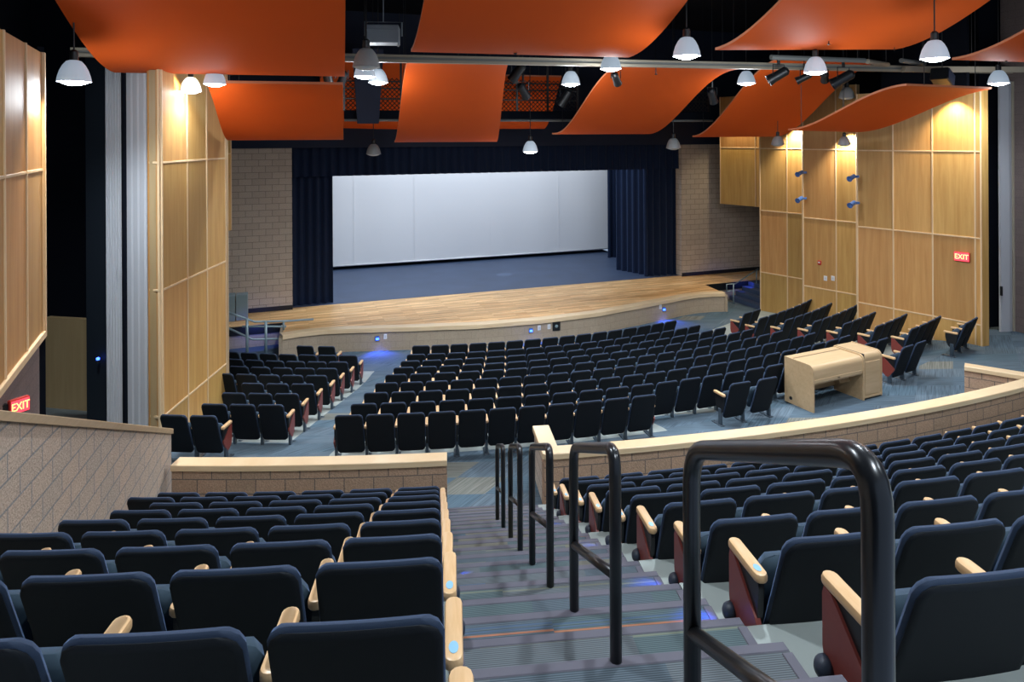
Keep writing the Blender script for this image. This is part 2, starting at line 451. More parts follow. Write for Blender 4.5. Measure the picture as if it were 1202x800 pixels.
# ---- seat prototypes (origin on the floor under the standard, facing +y)
def pad(W, V0, V1, T, nu, nv, surf, rc=.06, rr=.035, groove=None):
    """rounded cushion over a (x, v) surface; surf(x, v, off) -> point"""
    mb = MB(); vs_b = []; vs_f = []
    H = V1 - V0
    def spaced(n):
        return [.5 - .5 * math.cos(PI * i / n) if n < 9 else (lambda q: q)(.5 - .5 * math.cos(PI * i / n)) for i in range(n + 1)]
    U = spaced(nu); Vs = spaced(nv)
    for sgn in (-1, 1):
        for v in Vs:
            y = v * H
            dy = min(y, H - y)
            w = W if dy >= rc else W - rc + math.sqrt(max(rc * rc - (rc - dy) ** 2, 0))
            for u in U:
                x = (2 * u - 1) * w
                d = min(dy, w - abs(x))
                pr = 1. if d >= rr else math.sqrt(max(1 - (1 - d / rr) ** 2, 0))
                off = sgn * T / 2 * pr
                if groove and sgn < 0 and abs(v - groove) < .07: off *= .6
                mb.v.append(tuple(surf(x, V0 + y, off)))
    n1 = (nu + 1) * (nv + 1)
    for j in range(nv):
        for i in range(nu):
            a = j * (nu + 1) + i
            mb.f.append((a, a + nu + 1, a + nu + 2, a + 1)); mb.m.append(0)
            mb.f.append((n1 + a, n1 + a + 1, n1 + a + nu + 2, n1 + a + nu + 1)); mb.m.append(0)
    return mb
RC = math.radians(20.5)
def back_surf(x, v, off):        # v = height along the reclined back, off = towards the sitter
    z = .13 + v * math.cos(RC) - off * math.sin(RC) * -1
    y = -.255 - v * math.sin(RC) + off * math.cos(RC) + .16 * x * x
    return (x, y, z)
def seat_surf(x, v, off):
    t = math.radians(16)
    return (x, -.135 - v * math.sin(t) + off * math.cos(t), .20 + v * math.cos(t) + off * math.sin(t))
P = {}
def seat_protos(tag_, W, groove):
    P['cushion', tag_] = pad(W, .0, .73, .036, 14, 16, back_surf, .07, .016).mesh('backrest', M['cushion'], True)
    P['shell', tag_] = pad(W - .006, .008, .725, .020, 14, 16, lambda x, v, o: back_surf(x, v, o - .018), .066, .010, groove).mesh('back_shell', M['shell'], True)
    P['seat', tag_] = pad(W - .02, .0, .40, .10, 8, 8, seat_surf, .07, .05).mesh('seat', M['seatfab'], True)
seat_protos('up', .258, None)
seat_protos('low', .228, .42)
def arm_mesh():
    mb = MB(); n = 6; out = []
    for i in range(n + 1):
        a = PI * i / n; out.append((.031 * math.cos(a), -.08 + .028 * math.sin(a)))
    for i in range(n + 1):
        a = PI + PI * i / n; out.append((.031 * math.cos(a), -.335 + .028 * math.sin(a)))
    N = len(out); rings = [(.88, .533), (1., .540), (1., .560), (.9, .570), (.7, .573)]
    for sc, z in rings:
        for x, y in out: mb.v.append((x * sc, (y + .21) * (1 - (1 - sc) * .25) - .21, z))
    for r in range(len(rings) - 1):
        for i in range(N): mb.f.append((r*N+i, r*N+(i+1)%N, (r+1)*N+(i+1)%N, (r+1)*N+i)); mb.m.append(0)
    mb.f.append(tuple(range(N))[::-1]); mb.f.append(tuple(range((len(rings)-1)*N, len(rings)*N))); mb.m += [0, 0]
    return mb.mesh('armrest', M['arm'], 35)
P['arm'] = arm_mesh()
def bracket_mesh():
    mb = MB()
    mb.prism([(-.09, .536), (-.335, .536), (-.345, .50), (-.33, .36), (-.29, .24), (-.17, .22), (-.12, .30), (-.09, .45)], .014, 'x', -.014)
    return mb.mesh('arm_bracket', M['black'])
P['bracket'] = bracket_mesh()
def leg_mesh():
    mb = MB()
    mb.rbox(-.022, .022, -.27, -.19, .012, .30, .006)
    mb.rbox(-.045, .045, -.31, -.02, 0, .016, .006)
    for y in (-.28, -.05): mb.lathe([(.010, .016), (.010, .026), (.0, .026)], 8, (0, y, 0))
    return mb.mesh('leg', M['steel'])
P['leg'] = leg_mesh()
def endpanel_mesh():
    poly = [(-.07, .50), (-.08, .528), (-.12, .528), (-.33, .36), (-.348, .335), (-.345, .31), (-.235, .165), (-.205, .15), (-.16, .155), (-.09, .22), (-.07, .30)]
    mb = MB(); mb.prism(poly, .026, 'x', .0)
    me = mb.mesh('end_panel', M['mahog'])
    return me
P['endpanel'] = endpanel_mesh()
P['plate'] = MB().lathe([(.016, 0), (.016, .0012), (0, .0012)], 14, (0, 0, 0)).mesh('number_plate', M['plate'])
def aisle_lamp():
    mb = MB(); X = Matrix.Rotation(PI / 2, 4, 'Y')
    mb.lathe([(.046, 0), (.045, .014), (.038, .030), (.024, .041), (0, .045)], 14, X=X)
    mb.tube([(.012, .01, -.035), (.018, .0, -.09), (.006, -.03, -.165)], .006, 6)
    return mb.mesh('aisle_light', M['aislelamp'], True)
P['lamp'] = aisle_lamp()

SEATS = []
def add_seat(kind, x, y, z, rot, label, group, left_arm=False, end=None, tilt=0.):
    SEATS.append(dict(kind=kind, loc=(x, y, z), rot=rot, label=label, group=group, la=left_arm, end=end,
                      d=math.sqrt(x * x + y * y + (z - EYE) ** 2)))

# upper left block (k = row, nearest first) and upper right block
NEARROW = ['nearest row', 'second-nearest row', 'third-nearest row', 'fourth-nearest row', 'fifth-nearest row', 'sixth-nearest row', 'third row behind the wall', 'second row behind the wall', 'front row behind the wall']
for k in range(-1, 9):
    R = upfoot(k); z = upfloor(k)
    rn = NEARROW[k] if k >= 0 else 'bottom photo edge'
    ph = line_phi(R, .085); i = 0
    while True:
        a = ph - (.315 + .565 * i) / R
        p = pol(C1, R, a); q = pol(C1, R + .1, a - .31 / R)
        if q.x < side_x(q.y) + .10 or (k == -1 and i > 0): break
        lb = f'black seat with maple aisle armrest, {rn} of the near left block' if i == 0 else f'black seat {ORD[i+1]} from the stairs, {rn} of the near left block'
        add_seat('up', p.x, p.y, z, a, lb, 'seats of the near left block', end=('R' if i == 0 else None))
        SEATS[-1]['leftmost'] = True
        i += 1
    if k < 0: continue
    ph = line_phi(R, 1.435 if k == 0 else 1.415); i = 0
    while True:
        a = ph + (.315 + .565 * i) / R
        p = pol(C1, R, a)
        xc = p.x * CS - p.y * SN; dd = p.x * SN + p.y * CS
        if 601 + 801 * (xc - .3) / max(dd - .5, .3) > 1215: break
        lb = f'black seat with red-brown end panel, {rn} of the near right block' if i == 0 else f'black seat {ORD[i+1]} from the stairs, {rn} of the near right block'
        add_seat('up', p.x, p.y, z - (.012 if k == 0 else .03 if k < 3 else 0), a, lb, 'seats of the near right block', left_arm=(i == 0), end=('L' if i == 0 else None))
        i += 1

# front section
SPF = .50
BACKROW = ['back row', 'second row from the back', 'third row from the back', 'fourth row from the back', 'fifth row from the back', 'sixth row from the back', 'seventh row from the back', 'second row from the stage', 'front row by the stage']
def edge(t8, t0, j): return math.radians(t0 + (t8 - t0) * j / 8)
def front_run(j, a0, a1, where, group, ends, from_right=False, n=None):
    R = FR0 - FDR * j
    if n is None: n = int(round((a1 - a0) * (R + .4) / SPF))
    for i in range(n):
        a = a0 + (i + .5) * (a1 - a0) / n
        p = pol(C2, R, a)
        e = ('L' if i == 0 and 'L' in ends else 'R' if i == n - 1 and 'R' in ends else None)
        add_seat('low', p.x, p.y, front_z(R), a, where(n - i if from_right else i + 1, n), group, left_arm=(i == 0), end=e)
for j in range(9):
    rn = BACKROW[j]
    W = lambda i, n, rn=rn: f'navy seat {ORD[i]} from the left aisle, {rn}, front centre block'
    if j == 0:
        front_run(0, math.radians(-17.55), math.radians(-3.6), W, 'seats of the front centre block', 'LR', n=11)
        front_run(0, math.radians(-.05), math.radians(3.1), lambda i, n: ('first' if i == 1 else 'second') + ' of two dark seats left of the roll-top desk, back row', 'seats of the front centre block', '', n=2)
        front_run(0, math.radians(12.15), math.radians(14.9), lambda i, n: ('left' if i == 1 else 'right') + ' of two dark seats right of the roll-top desk, back row', 'seats of the front right block', 'L', n=2)
        front_run(0, math.radians(20.1), math.radians(22.7), lambda i, n: ('left' if i == 1 else 'right') + ' of two dark seats by the wood wall below the EXIT sign', 'seats of the front right block', '', n=2)
    else:
        front_run(j, edge(-15.65, -17.55, j), edge(12.2, 15.2, j), W, 'seats of the front centre block', 'LR')
    # left block: fill from the aisle towards the wood wall
    R = FR0 - FDR * j
    ar = math.radians({0: -22.25, 1: -20.2, 2: -20.2, 3: -20.1, 4: -20.0, 5: -20.0, 6: -19.9, 7: -19.8, 8: -22.4}[j])
    nmax = {0: 2, 1: 4, 2: 5, 3: 5, 4: 6, 5: 6, 6: 7, 7: 7, 8: 2}[j]
    sp = SPF if j < 8 else .56
    for i in range(nmax):
        a = ar - (i + .5) * sp / (R + .3)
        p = pol(C2, R, a)
        wallx = -1.762 + math.tan(math.radians(18)) * (p.y - 13.15) if p.y < 15.9 else -1.9
        if p.x - .55 < wallx: break
        add_seat('low', p.x, p.y, front_z(R), a, f'navy seat {ORD[i+1]} from the aisle, {rn}, front left block', 'seats of the front left block',
                 left_arm=False, end=('R' if i == 0 else None))
    if 1 <= j <= 7:
        al = math.radians(17.55 if j < 7 else 19.1)
        for i in range(2 if j == 7 else 9):
            a = al + (i + .5) * SPF / (R + .3)
            p = pol(C2, R, a)
            y = p.y
            if y < 15.3: wx = 16.97 - .3115 * (y - 12.29)
            elif y < 17.7: wx = 16.75 - .3115 * (y - 15.96)
            else: wx = 16.95 - .3115 * (y - 18.4)
            if p.x + .34 > wx: break
            add_seat('low', p.x, p.y, front_z(R), a, f'navy seat {ORD[i+1]} from the aisle, {rn}, front right block', 'seats of the front right block', left_arm=(i == 0), end=('L' if i == 0 else None))

SEATS.sort(key=lambda s: s['d'])
def seat_parts(s):
    """(mesh key, local offset, mirror) of every part of a seat"""
    k = s['kind']; hw = .2825 if k == 'up' else .25
    out = [('backrest', P['cushion', k], (0, 0, 0), 1), ('back_shell', P['shell', k], (0, 0, 0), 1), ('seat', P['seat', k], (0, 0, 0), 1)]
    sides = [1] + ([-1] if (s['la'] or s.get('leftmost')) else [])
    for sd in sides:
        out.append(('armrest', P['arm'], (sd * hw, 0, 0), 1))
        out.append(('arm_bracket', P['bracket'], (sd * hw, 0, 0), 1))
        out.append(('leg', P['leg'], (sd * hw, 0, 0), 1))
    if s['end']:
        sd = 1 if s['end'] == 'R' else -1
        out.append(('end_panel', P['endpanel'], (sd * hw + (.0 if sd > 0 else -.026), 0, 0), 1))
    return out
NKEEP = 300
print('seats', len(SEATS))
for s in SEATS[:NKEEP]:
    t = thing('auditorium_seat', s['label'], 'seat', s['loc'], s['rot'], s['group'])
    if s['kind'] == 'low': t.scale = (1, 1, 1.045)
    hw = .2825 if s['kind'] == 'up' else .25
    arm = None
    for nm, me, off, mir in seat_parts(s):
        o = inst(me, nm, t, off)
        if nm == 'armrest': o['label'] = 'maple armrest'; arm = o
        if nm == 'armrest' and s['end'] and s['kind'] == 'up' and (off[0] > 0) == (s['end'] == 'R'):
            pl = inst(P['plate'], 'number_plate', o, (0, -.305, .5735)); pl.scale = (1, 1.7, 1)
        if nm == 'end_panel':
            o['label'] = 'red-brown end panel'
            if s['kind'] == 'up':
                sd = 1 if s['end'] == 'R' else -1
                l = inst(P['lamp'], 'aisle_light', o, (.026 if sd > 0 else 0., -.10, .235))
                if sd < 0: l.scale = (-1, 1, 1)
rest = SEATS[NKEEP:]
if rest:
    mb = MB(); mats = []; 
    for s in rest:
        X = Matrix.Translation(s['loc']) @ Matrix.Rotation(s['rot'], 4, 'Z') @ Matrix.Diagonal((1, 1, 1.045, 1))
        for nm, me, off, mir in seat_parts(s):
            m0 = me.materials[0]
            if m0 not in mats: mats.append(m0)
            Y = X @ Matrix.Translation(off)
            mb.add([Y @ v.co for v in me.vertices], [tuple(p.vertices) for p in me.polygons], mats.index(m0))
    o = mb.build('auditorium_seats', mats, smooth=50)
    o['kind'] = 'stuff'
    tag(o, 'farthest rows of dark auditorium seats close to the stage front', 'seats')

# ------------------------------------------------------------------ floors
def build_floor():
    mb = MB(); rs = []
    r = 8.
    while r < 29.01: rs.append(r); r += .1
    bounds = [(-60, -60), (-20.45, -19.5), (-17.95, -16.1), (15.55, 12.6), (17.15, 18.3), (60, 60)]   # (angle at R=22, at R=15.7)
    ncol = [24, 2, 24, 3, 28]
    kinds = [1, 0, 1, 0, 1]
    def ang(b, R):
        t = min(max((22.18 - R) / 6.5, -.3), 1.2)
        return math.radians(b[0] + (b[1] - b[0]) * t)
    cols = []; ck = []
    for i in range(5):
        for q in range(ncol[i]): cols.append((i, q / ncol[i])); ck.append(kinds[i])
    cols.append((5, 0.))
    def A(c, R):
        if c[0] == 5: return ang(bounds[5], R)
        return ang(bounds[c[0]], R) * (1 - c[1]) + ang(bounds[c[0] + 1], R) * c[1]
    n = len(cols)
    for R in rs:
        for c in cols:
            p = pol(C2, R, A(c, R)); mb.v.append((p.x, p.y, front_z(R)))
    for i in range(len(rs) - 1):
        Rm = (rs[i] + rs[i+1]) / 2
        for q in range(n - 1):
            a = i * n + q
            mb.f.append((a, a + n, a + n + 1, a + 1))
            k = 0
            zone = cols[q][0]
            if ck[q] and 15.45 < Rm:
                hi = 22.33
                if zone == 0: hi = 21.55; 
                if zone == 2 and A(cols[q], Rm) > math.radians(-3.7): hi = 21.45
                if zone == 4: hi = 21.5
                if zone == 2 and Rm < 15.35: hi = 0
                if Rm < hi: k = 1
            mb.m.append(k)
    return mb.build('floor', [M['carpet'], M['concrete']])
o = struct(build_floor())
o['label'] = 'blue-grey carpet tile floor with concrete under the seat rows'; o['category'] = 'floor'

def arc(C, R, p0, p1, n): return [pol(C, R, p0 + (p1 - p0) * i / n) for i in range(n + 1)]
for k in range(-1, 9):
    Rf = 37.58 - .79 * k; Rb = Rf + .79; z = upfloor(k)
    for side in (0, 1):
        mb = MB()
        if side == 0:
            pm = line_phi((Rf + Rb) / 2, .10); n = 8
            pe = pol(C1, Rf, 0); 
            # end at the side wall
            a = pm
            while True:
                q = pol(C1, (Rf + Rb) / 2, a)
                if q.x < side_x(q.y) - .05: break
                a -= .002
            p0, p1 = a, pm
        else:
            p0 = line_phi((Rf + Rb) / 2, 1.36); p1 = p0 + min(.42, .13 + .04 * max(k, 0)); n = 14
        fr = arc(C1, Rf, p0, p1, n); bk = arc(C1, Rb + .02, p0, p1, n)
        poly = [(p.x, p.y) for p in fr] + [(p.x, p.y) for p in bk[::-1]]
        mb.prism(poly, z, 'z', z - .42)
        o = struct(mb.build('floor_tier', M['concrete']))
        o['label'] = 'concrete seating step under a seat row'
        o['category'] = 'floor'

# stair treads
for n in range(-3, 18):
    s1 = 2.95 + .395 * n; s0 = s1 - .395; z = 3.135 - .1785 * n
    c = AD * s1 + LD * .06
    root = MB().box(0, 1.29, -.43, -.04, -.20, -.004).build('stair_tread', M['tread'], loc=(c.x, c.y, z))
    root.rotation_euler.z = -A_
    struct(root); root['label'] = 'ribbed carpet stair tread with grey nosing'; root['category'] = 'step'
    MB().rbox(0, 1.29, -.042, .008, -.20, .0, .004).build('nosing', M['nosing'], root)
    MB().rbox(1.252, 1.295, -.40, -.05, -.20, .001, .003).build('border_strip', M['nosing'], root)
    MB().rbox(-.005, .045, -.40, -.05, -.20, .001, .003).build('border_strip', M['nosing'], root)

# ------------------------------------------------------------------ low walls
RW = 30.92
def coping(parent, pts, z, w, t, mat='coping', over=.03):
    """wood cap along plan points (near face line), width w to the right side of travel"""
    mb = MB(); P2 = [Vector((p[0], p[1])) for p in pts]; ring = []
    for i, p in enumerate(P2):
        d = (P2[min(i+1, len(P2)-1)] - P2[max(i-1, 0)]).normalized(); nr = Vector((d.y, -d.x))
        zz = z[i] if isinstance(z, list) else z
        a = p - nr * over; b = p + nr * (w + over)
        e = .008
        ring.append([(a.x, a.y, zz), (a.x, a.y, zz + t - e), (a.x + nr.x * e, a.y + nr.y * e, zz + t), (b.x - nr.x * e, b.y - nr.y * e, zz + t), (b.x, b.y, zz + t - e), (b.x, b.y, zz)])
    vs = [v for r in ring for v in r]; fs = []
    for i in range(len(ring) - 1):
        for q in range(6): fs.append((i*6+q, i*6+(q+1) % 6, (i+1)*6+(q+1) % 6, (i+1)*6+q))
    fs.append(tuple(range(6))[::-1]); fs.append(tuple(range(len(vs) - 6, len(vs))))
    mb.add(vs, fs)
    return mb.build('coping', M[mat], parent)
ZC = .735
phL0 = -math.atan2(10.01 + 1.42, 29.1); phL1 = line_phi(RW, .115)
ptsL = arc(C1, RW, phL1, phL0, 20)
wl = struct(MB().wall(ptsL, 0, ZC, .2).build('wall_front', M['split']), 'low split-face block wall with wood cap left of the stairs'); wl['category'] = 'wall'
coping(wl, ptsL, ZC, .2, .08)
phR0 = line_phi(RW, 1.50); phR1 = math.atan2(13.45 - C1.x, C1.y - 8.55)
ptsR = arc(C1, RW, phR1, phR0, 40)
wr = struct(MB().wall(ptsR, 0, ZC, .2).build('wall_front', M['split']), 'long curved split-face block wall with wood cap right of the stairs'); wr['category'] = 'wall'
coping(wr, ptsR, ZC, .2, .08)
# return pier beside the stair opening
a0 = pol(C1, RW - .02, line_phi(RW, 1.50)); a1 = pol(C1, RW - .95, line_phi(RW - .95, 1.49))
pw = struct(MB().wall([a0, a1], 0, ZC, .2).build('wall_front', M['smooth']), 'short return wall with wood cap at the stair opening'); pw['category'] = 'wall'
coping(pw, [a0 - (a1 - a0).normalized() * .03, a1], ZC + .002, .2, .08)
# return wing at the right end
b0 = Vector((13.42, 8.72)); b1 = Vector((12.80, 9.62))
ww = struct(MB().wall([b0, b1], 0, ZC, .2).build('wall_front', M['split']), 'short return wall with wood cap at the right end of the curved wall'); ww['category'] = 'wall'
coping(ww, [b0, b1], ZC + .002, .2, .08)
# sloping side wall on the left
s_end, s_near = Vector((-1.351, 10.95)), Vector((-2.28, .45))
d = (s_near - s_end).length
zs = lambda l: 1.065 + (3.318 - 1.065) * (d - l) / 5.19
SW = [s_near.lerp(s_end, i / 8) for i in range(9)]
ll = [d * i / 8 for i in range(9)]
sw = struct(MB().wall([(p.x, p.y) for p in SW][::-1], -.05, lambda l: zs(d - l), .2).build('wall_left', M['splitgrey']), 'sloping grey block side wall with wood cap left of the near seats')
sw['category'] = 'wall'
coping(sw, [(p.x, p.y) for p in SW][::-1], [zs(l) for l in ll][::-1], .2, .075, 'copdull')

# ------------------------------------------------------------------ handrails in the stairs
def rail(D0, D1, lab):
    L0 = LD * .668
    pts = []
    def base(D):
        s = (D - .0736) / .994; return L0 + AD * s, EYE - (.792 + .447 * D)
    (p0, z0), (p1, z1) = base(D0), base(D1)
    def tz(p):                       # tread height under the post
        s = p.dot(AD); n = math.ceil((s - 2.95) / .395 - 1e-6)
        return 3.135 - .1785 * n if n <= 17 else 0.
    t = thing('stair_handrail', lab, 'handrail', (p0.x, p0.y, tz(p0)), 0, 'stair handrails')
    o = Vector(t.location)
    H = .775
    a = Vector((p0.x, p0.y, z0 + H)); b = Vector((p1.x, p1.y, z1 + H)); dr = (b - a).normalized()
    r = .1
    def post(P3, zt, name):
        pass
    path = [Vector((p0.x, p0.y, tz(p0)))]
    for i in range(7):
        q = i / 6; c0 = a - Vector((0, 0, r)); c2 = a + dr * r
        path.append(c0 * (1 - q) ** 2 + a * 2 * q * (1 - q) + c2 * q * q)
    for i in range(7):
        q = i / 6; c0 = b - dr * r; c2 = b - Vector((0, 0, r))
        path.append(c0 * (1 - q) ** 2 + b * 2 * q * (1 - q) + c2 * q * q)
    path.append(Vector((p1.x, p1.y, tz(p1))))
    MB().tube([p - o for p in path], .0232, 16).build('rail_loop', M['railblack'], t, True)
    MB().tube([Vector((p0.x, p0.y, z0 + .29)) - o, Vector((p1.x, p1.y, z1 + .29)) - o], .020, 12).build('mid_rail', M['railblack'], t, True)
for (d0, d1), w in zip(((1.046, 1.815), (2.60, 3.40), (4.13, 4.92), (5.65, 6.40), (7.12, 7.84)), ('nearest and largest', 'second-nearest', 'third-nearest', 'fourth-nearest', 'farthest')):
    rail(d0, d1, f'black tubular handrail loop on the centre stairs, {w} of five')

# ------------------------------------------------------------------ stage
ZS = -.22
LIP = [(0, 19.28), (1.95, 19.42), (3.4, 19.75), (4.85, 20.10), (5.7, 20.33), (6.35, 20.45), (6.95, 20.42), (7.45, 20.30)]
def lip_y(x):
    x = abs(x)
    if x <= 0: return LIP[0][1]
    for (x0, y0), (x1, y1) in zip(LIP, LIP[1:]):
        if x <= x1:
            t = (x - x0) / (x1 - x0); t2 = t * t * (3 - 2 * t) * .35 + t * .65
            return y0 + (y1 - y0) * t2
    return LIP[-1][1]
XC = 7.78
front = [(XC - 7.45 + 14.9 * i / 60, lip_y(-7.45 + 14.9 * i / 60)) for i in range(61)]
poly = front + [(15.45, 21.8), (19.5, 21.8), (19.5, 23.9), (-1.6, 23.9), (-1.6, 21.8), (.42, 21.8)]
st = struct(MB().prism(poly, ZS, 'z', ZS - .06).build('floor_stage', M['stagewood']), 'honey plank stage apron with a curved front edge'); st['category'] = 'floor'
fb = MB(); fr = [(x, y - .0) for x, y in front]
coping(st, fr[::-1], ZS - .10, .28, .125, 'coping', .02)
bw = MB().wall([(x, y + .02) for x, y in front][::-1], -1.0, ZS - .06, .15)
bo = bw.build('wall_stage_front', M['stageblk']); struct(bo, 'tan block front of the stage below the curved edge'); bo['category'] = 'wall'
for x0, x1 in ((.42, -1.6), (19.5, 15.45)):
    o = struct(MB().wall([(x0, 21.82), (x1, 21.82)], -1.0, ZS - .06, .1).build('wall_stage_front', M['stageblk'])); o['label'] = 'recessed stage front beside the stage steps'; o['category'] = 'wall'
for xa, xb, y0 in ((XC - 7.45, .42, 20.3), (XC + 7.45, 15.45, 20.3)):
    pts = [(xa, y0), (xb, 21.8)] if xa < 5 else [(xb, 21.8), (xa, y0)]
    o = struct(MB().wall(pts[::-1], -1.0, ZS - .06, .1).build('wall_stage_front', M['stageblk'])); o['label'] = 'end face of the stage apron'; o['category'] = 'wall'
# dark fascia strip above the recesses
for x0, x1 in ((-1.6, .42), (15.45, 19.5)):
    MB().box(x0, x1, 21.77, 21.82, ZS - .26, ZS - .002).build('fascia', M['black'], st)
sd = struct(MB().box(.2, 15.6, 23.6, 31.2, ZS - .05, ZS + .004).build('floor_stage', M['stagedark']), 'dark blue-grey stage floor behind the curtain line'); sd['category'] = 'floor'
# proscenium wall (block) with opening x .70-15.10
YP = 23.4
for x0, x1, nm in ((-1.6, .70, 'left'), (15.5, 21.0, 'right')):
    w = struct(MB().wall([(x1, YP), (x0, YP)], ZS, 5.04, .4).build('wall_stage', M['smooth']), f'tan block wall {nm} of the stage opening'); w['category'] = 'wall'
    MB().box(x0, x1, YP - .03, YP, ZS, ZS + .14).build('baseboard', M['black'], w)
o = struct(MB().box(-6, 21, YP - .15, YP + .4, 5.04, 9.6).build('wall_stage', M['navy']), 'dark navy wall above the stage opening'); o['category'] = 'wall'
for nm, b in (('stage back', (-.5, 16.5, 31.2, 31.35)), ('stage left side', (-.5, -.35, 23.8, 31.2)), ('stage right side', (16.5, 16.65, 23.8, 31.2))):
    o = struct(MB().box(b[0], b[1], b[2], b[3], ZS, 9.6).build('wall_stage', M['ceil']), f'black {nm} wall'); o['category'] = 'wall'
# cyclorama screen
t = thing('projection_screen', 'wide white backdrop screen across the rear of the stage', 'screen', (8.3, 29.7, ZS + .18))
def scr(u, v): return Vector((-7.6 + 15.2 * u, .012 * math.sin(u * 40), 5.9 * v))
MB().grid(scr, 80, 2).build('cloth', M['screen'], t, True)
MB().tube([(-7.6, 0, 0), (7.6, 0, 0)], .035, 10).build('bottom_pipe', M['screen'], t, True)
for x in (-4.9, -2.3, 1.2, 4.6): MB().box(x - .008, x + .008, -.016, -.012, .02, 5.9).build('seam', M['screen'], t)

def curtain(name, label, pts, z0, z1, depth, pitch, header=True, seed=0):
    """pleated drape following plan points"""
    rnd = random.Random(seed)
    P2 = [Vector(p) for p in pts]; L = [0]
    for a, b in zip(P2, P2[1:]): L.append(L[-1] + (b - a).length)
    n = max(int(L[-1] / pitch * 8), 8)
    t = thing(name, label, 'curtain', (P2[0].x, P2[0].y, z0))
    o = Vector((P2[0].x, P2[0].y, z0)); phs = [rnd.uniform(-.5, .5) for _ in range(n + 1)]
    def at_l(l):
        for i in range(len(P2) - 1):
            if l <= L[i+1] + 1e-9:
                f = (l - L[i]) / (L[i+1] - L[i]); d = (P2[i+1] - P2[i]).normalized()
                return P2[i].lerp(P2[i+1], f), Vector((d.y, -d.x))
        return P2[-1], Vector((0, -1))
    def fn(u, v):
        l = u * L[-1]; p, nr = at_l(l)
        k = depth * (math.sin(2 * PI * l / pitch) + .35 * math.sin(2 * PI * l / pitch * .37 + 1) ) * (1 - .25 * v)
        k += .02 * phs[min(int(u * n), n)]
        q = p + nr * k
        return Vector((q.x, q.y, z0 + (z1 - z0) * v)) - o
    MB().grid(fn, n, 6).build('drape', M['curtain'], t, True)
    def fn2(u, v):
        l = u * L[-1]; p, nr = at_l(l); k = depth * (math.sin(2 * PI * l / pitch)) * 1.02
        q = p + nr * (k + .004); return Vector((q.x, q.y, z0 + .10 * v)) - o
    MB().grid(fn2, n, 1).build('hem', M['curtain'], t, True)
    return t
curtain('valance', 'long pleated navy valance across the top of the stage opening', [(.7, 23.62), (15.5, 23.62)], 4.08, 5.3, .05, .30, seed=1)
curtain('stage_curtain', 'navy side curtain at the left edge of the stage opening', [(.66, 23.85), (2.02, 23.95)], ZS, 5.2, .07, .26, seed=2)
curtain('stage_curtain', 'gathered navy front curtain at the right edge of the stage opening', [(14.12, 23.95), (15.54, 23.85)], ZS, 5.2, .08, .28, seed=3)
curtain('stage_curtain', 'flat navy curtain turned inward behind the right front curtain', [(13.75, 25.6), (14.3, 24.1)], ZS, 5.2, .05, .30, seed=4)
curtain('stage_curtain', 'dark wing curtain near the screen on the right of the stage', [(14.75, 28.3), (16.4, 28.3)], ZS, 5.6, .07, .30, seed=5)
curtain('stage_curtain', 'dark wing curtain in the middle of the right wing', [(14.6, 26.8), (16.4, 26.8)], ZS, 5.6, .07, .30, seed=6)
# hanging border hiding the fly space
o = struct(MB().box(-.4, 16.5, 30.2, 30.3, 5.7, 9.5).build('ceiling_stage', M['ceil'])); o['label'] = 'black masking above the screen'; o['category'] = 'ceiling'

# stage step lights, outlets
def on_front(x): return Vector((x, lip_y(x - XC) + .02, 0))
for x, nm in ((2.95, 'left'), (7.45, 'middle'), (12.6, 'right')):
    p = on_front(x); t = thing('step_light', f'small blue step light on the stage front, {nm} of three', 'light', (p.x, p.y, -.50), 0, 'stage step lights')
    MB().rbox(-.06, .06, -.03, .0, -.07, .07, .008).build('housing', M['bluefix'], t)
    MB().rbox(-.045, .045, -.045, -.030, -.045, .02, .006).build('lamp', M['blueled'], t)
for x, z, nm in ((3.18, -.46, 'right of the left blue step light'), (7.72, -.45, 'right of the middle blue step light'), (8.05, -.45, 'left of the black stage outlet box'), (12.45, -.40, 'left of the right blue step light')):
    p = on_front(x); t = thing('outlet_plate', f'small white outlet plate {nm}', 'outlet', (p.x, p.y, z))
    MB().rbox(-.05, .05, -.012, .0, -.075, .075, .004).build('plate', M['white'], t)
    MB().rbox(-.02, .02, -.017, -.012, -.045, .045, .003).build('socket', M['gray'], t)
p = on_front(8.3); t = thing('floor_pocket', 'black square connector box on the stage front', 'outlet box', (p.x, p.y, -.46))
MB().rbox(-.13, .13, -.02, .0, -.14, .14, .006).build('box_plate', M['black'], t)
MB().lathe([(.05, 0), (.05, .012), (.03, .02), (0, .02)], 14, X=Matrix.Translation((0, -.02, 0)) @ Matrix.Rotation(PI / 2, 4, 'X')).build('connector', M['cabinet'], t)

# steps and rail right of the stage
t = thing('stage_steps', 'dark carpeted steps up to the stage at the right, lit blue', 'steps', (17.0, 21.74, -.87))
for i in range(4):
    MB().rbox(-.5 + .29 * i, 1.6, -1.7, 0.0, .16 * i, .16 * (i + 1), .01).build('step', M['stagedark'], t)
p = at(861, 358, 25.3)
t = thing('stage_handrail', 'grey pipe handrail beside the right stage steps', 'handrail', p)
def hr(nm, pts, r=.022): MB().tube([at(*q) - p for q in pts], r, 8).build(nm, M['railteal'], t, True)
hr('top_rail', [(853, 342, 25.3), (853, 333.5, 25.3), (863, 333, 25.4), (876, 324.5, 25.8), (890, 315.5, 26.1)])
hr('mid_rail', [(853, 341.5, 25.3), (863, 341, 25.4)], .018)
hr('post', [(861, 358, 25.3), (861, 333.2, 25.35)])
hr('post', [(888, 337, 26.0), (888, 316.8, 26.05)])

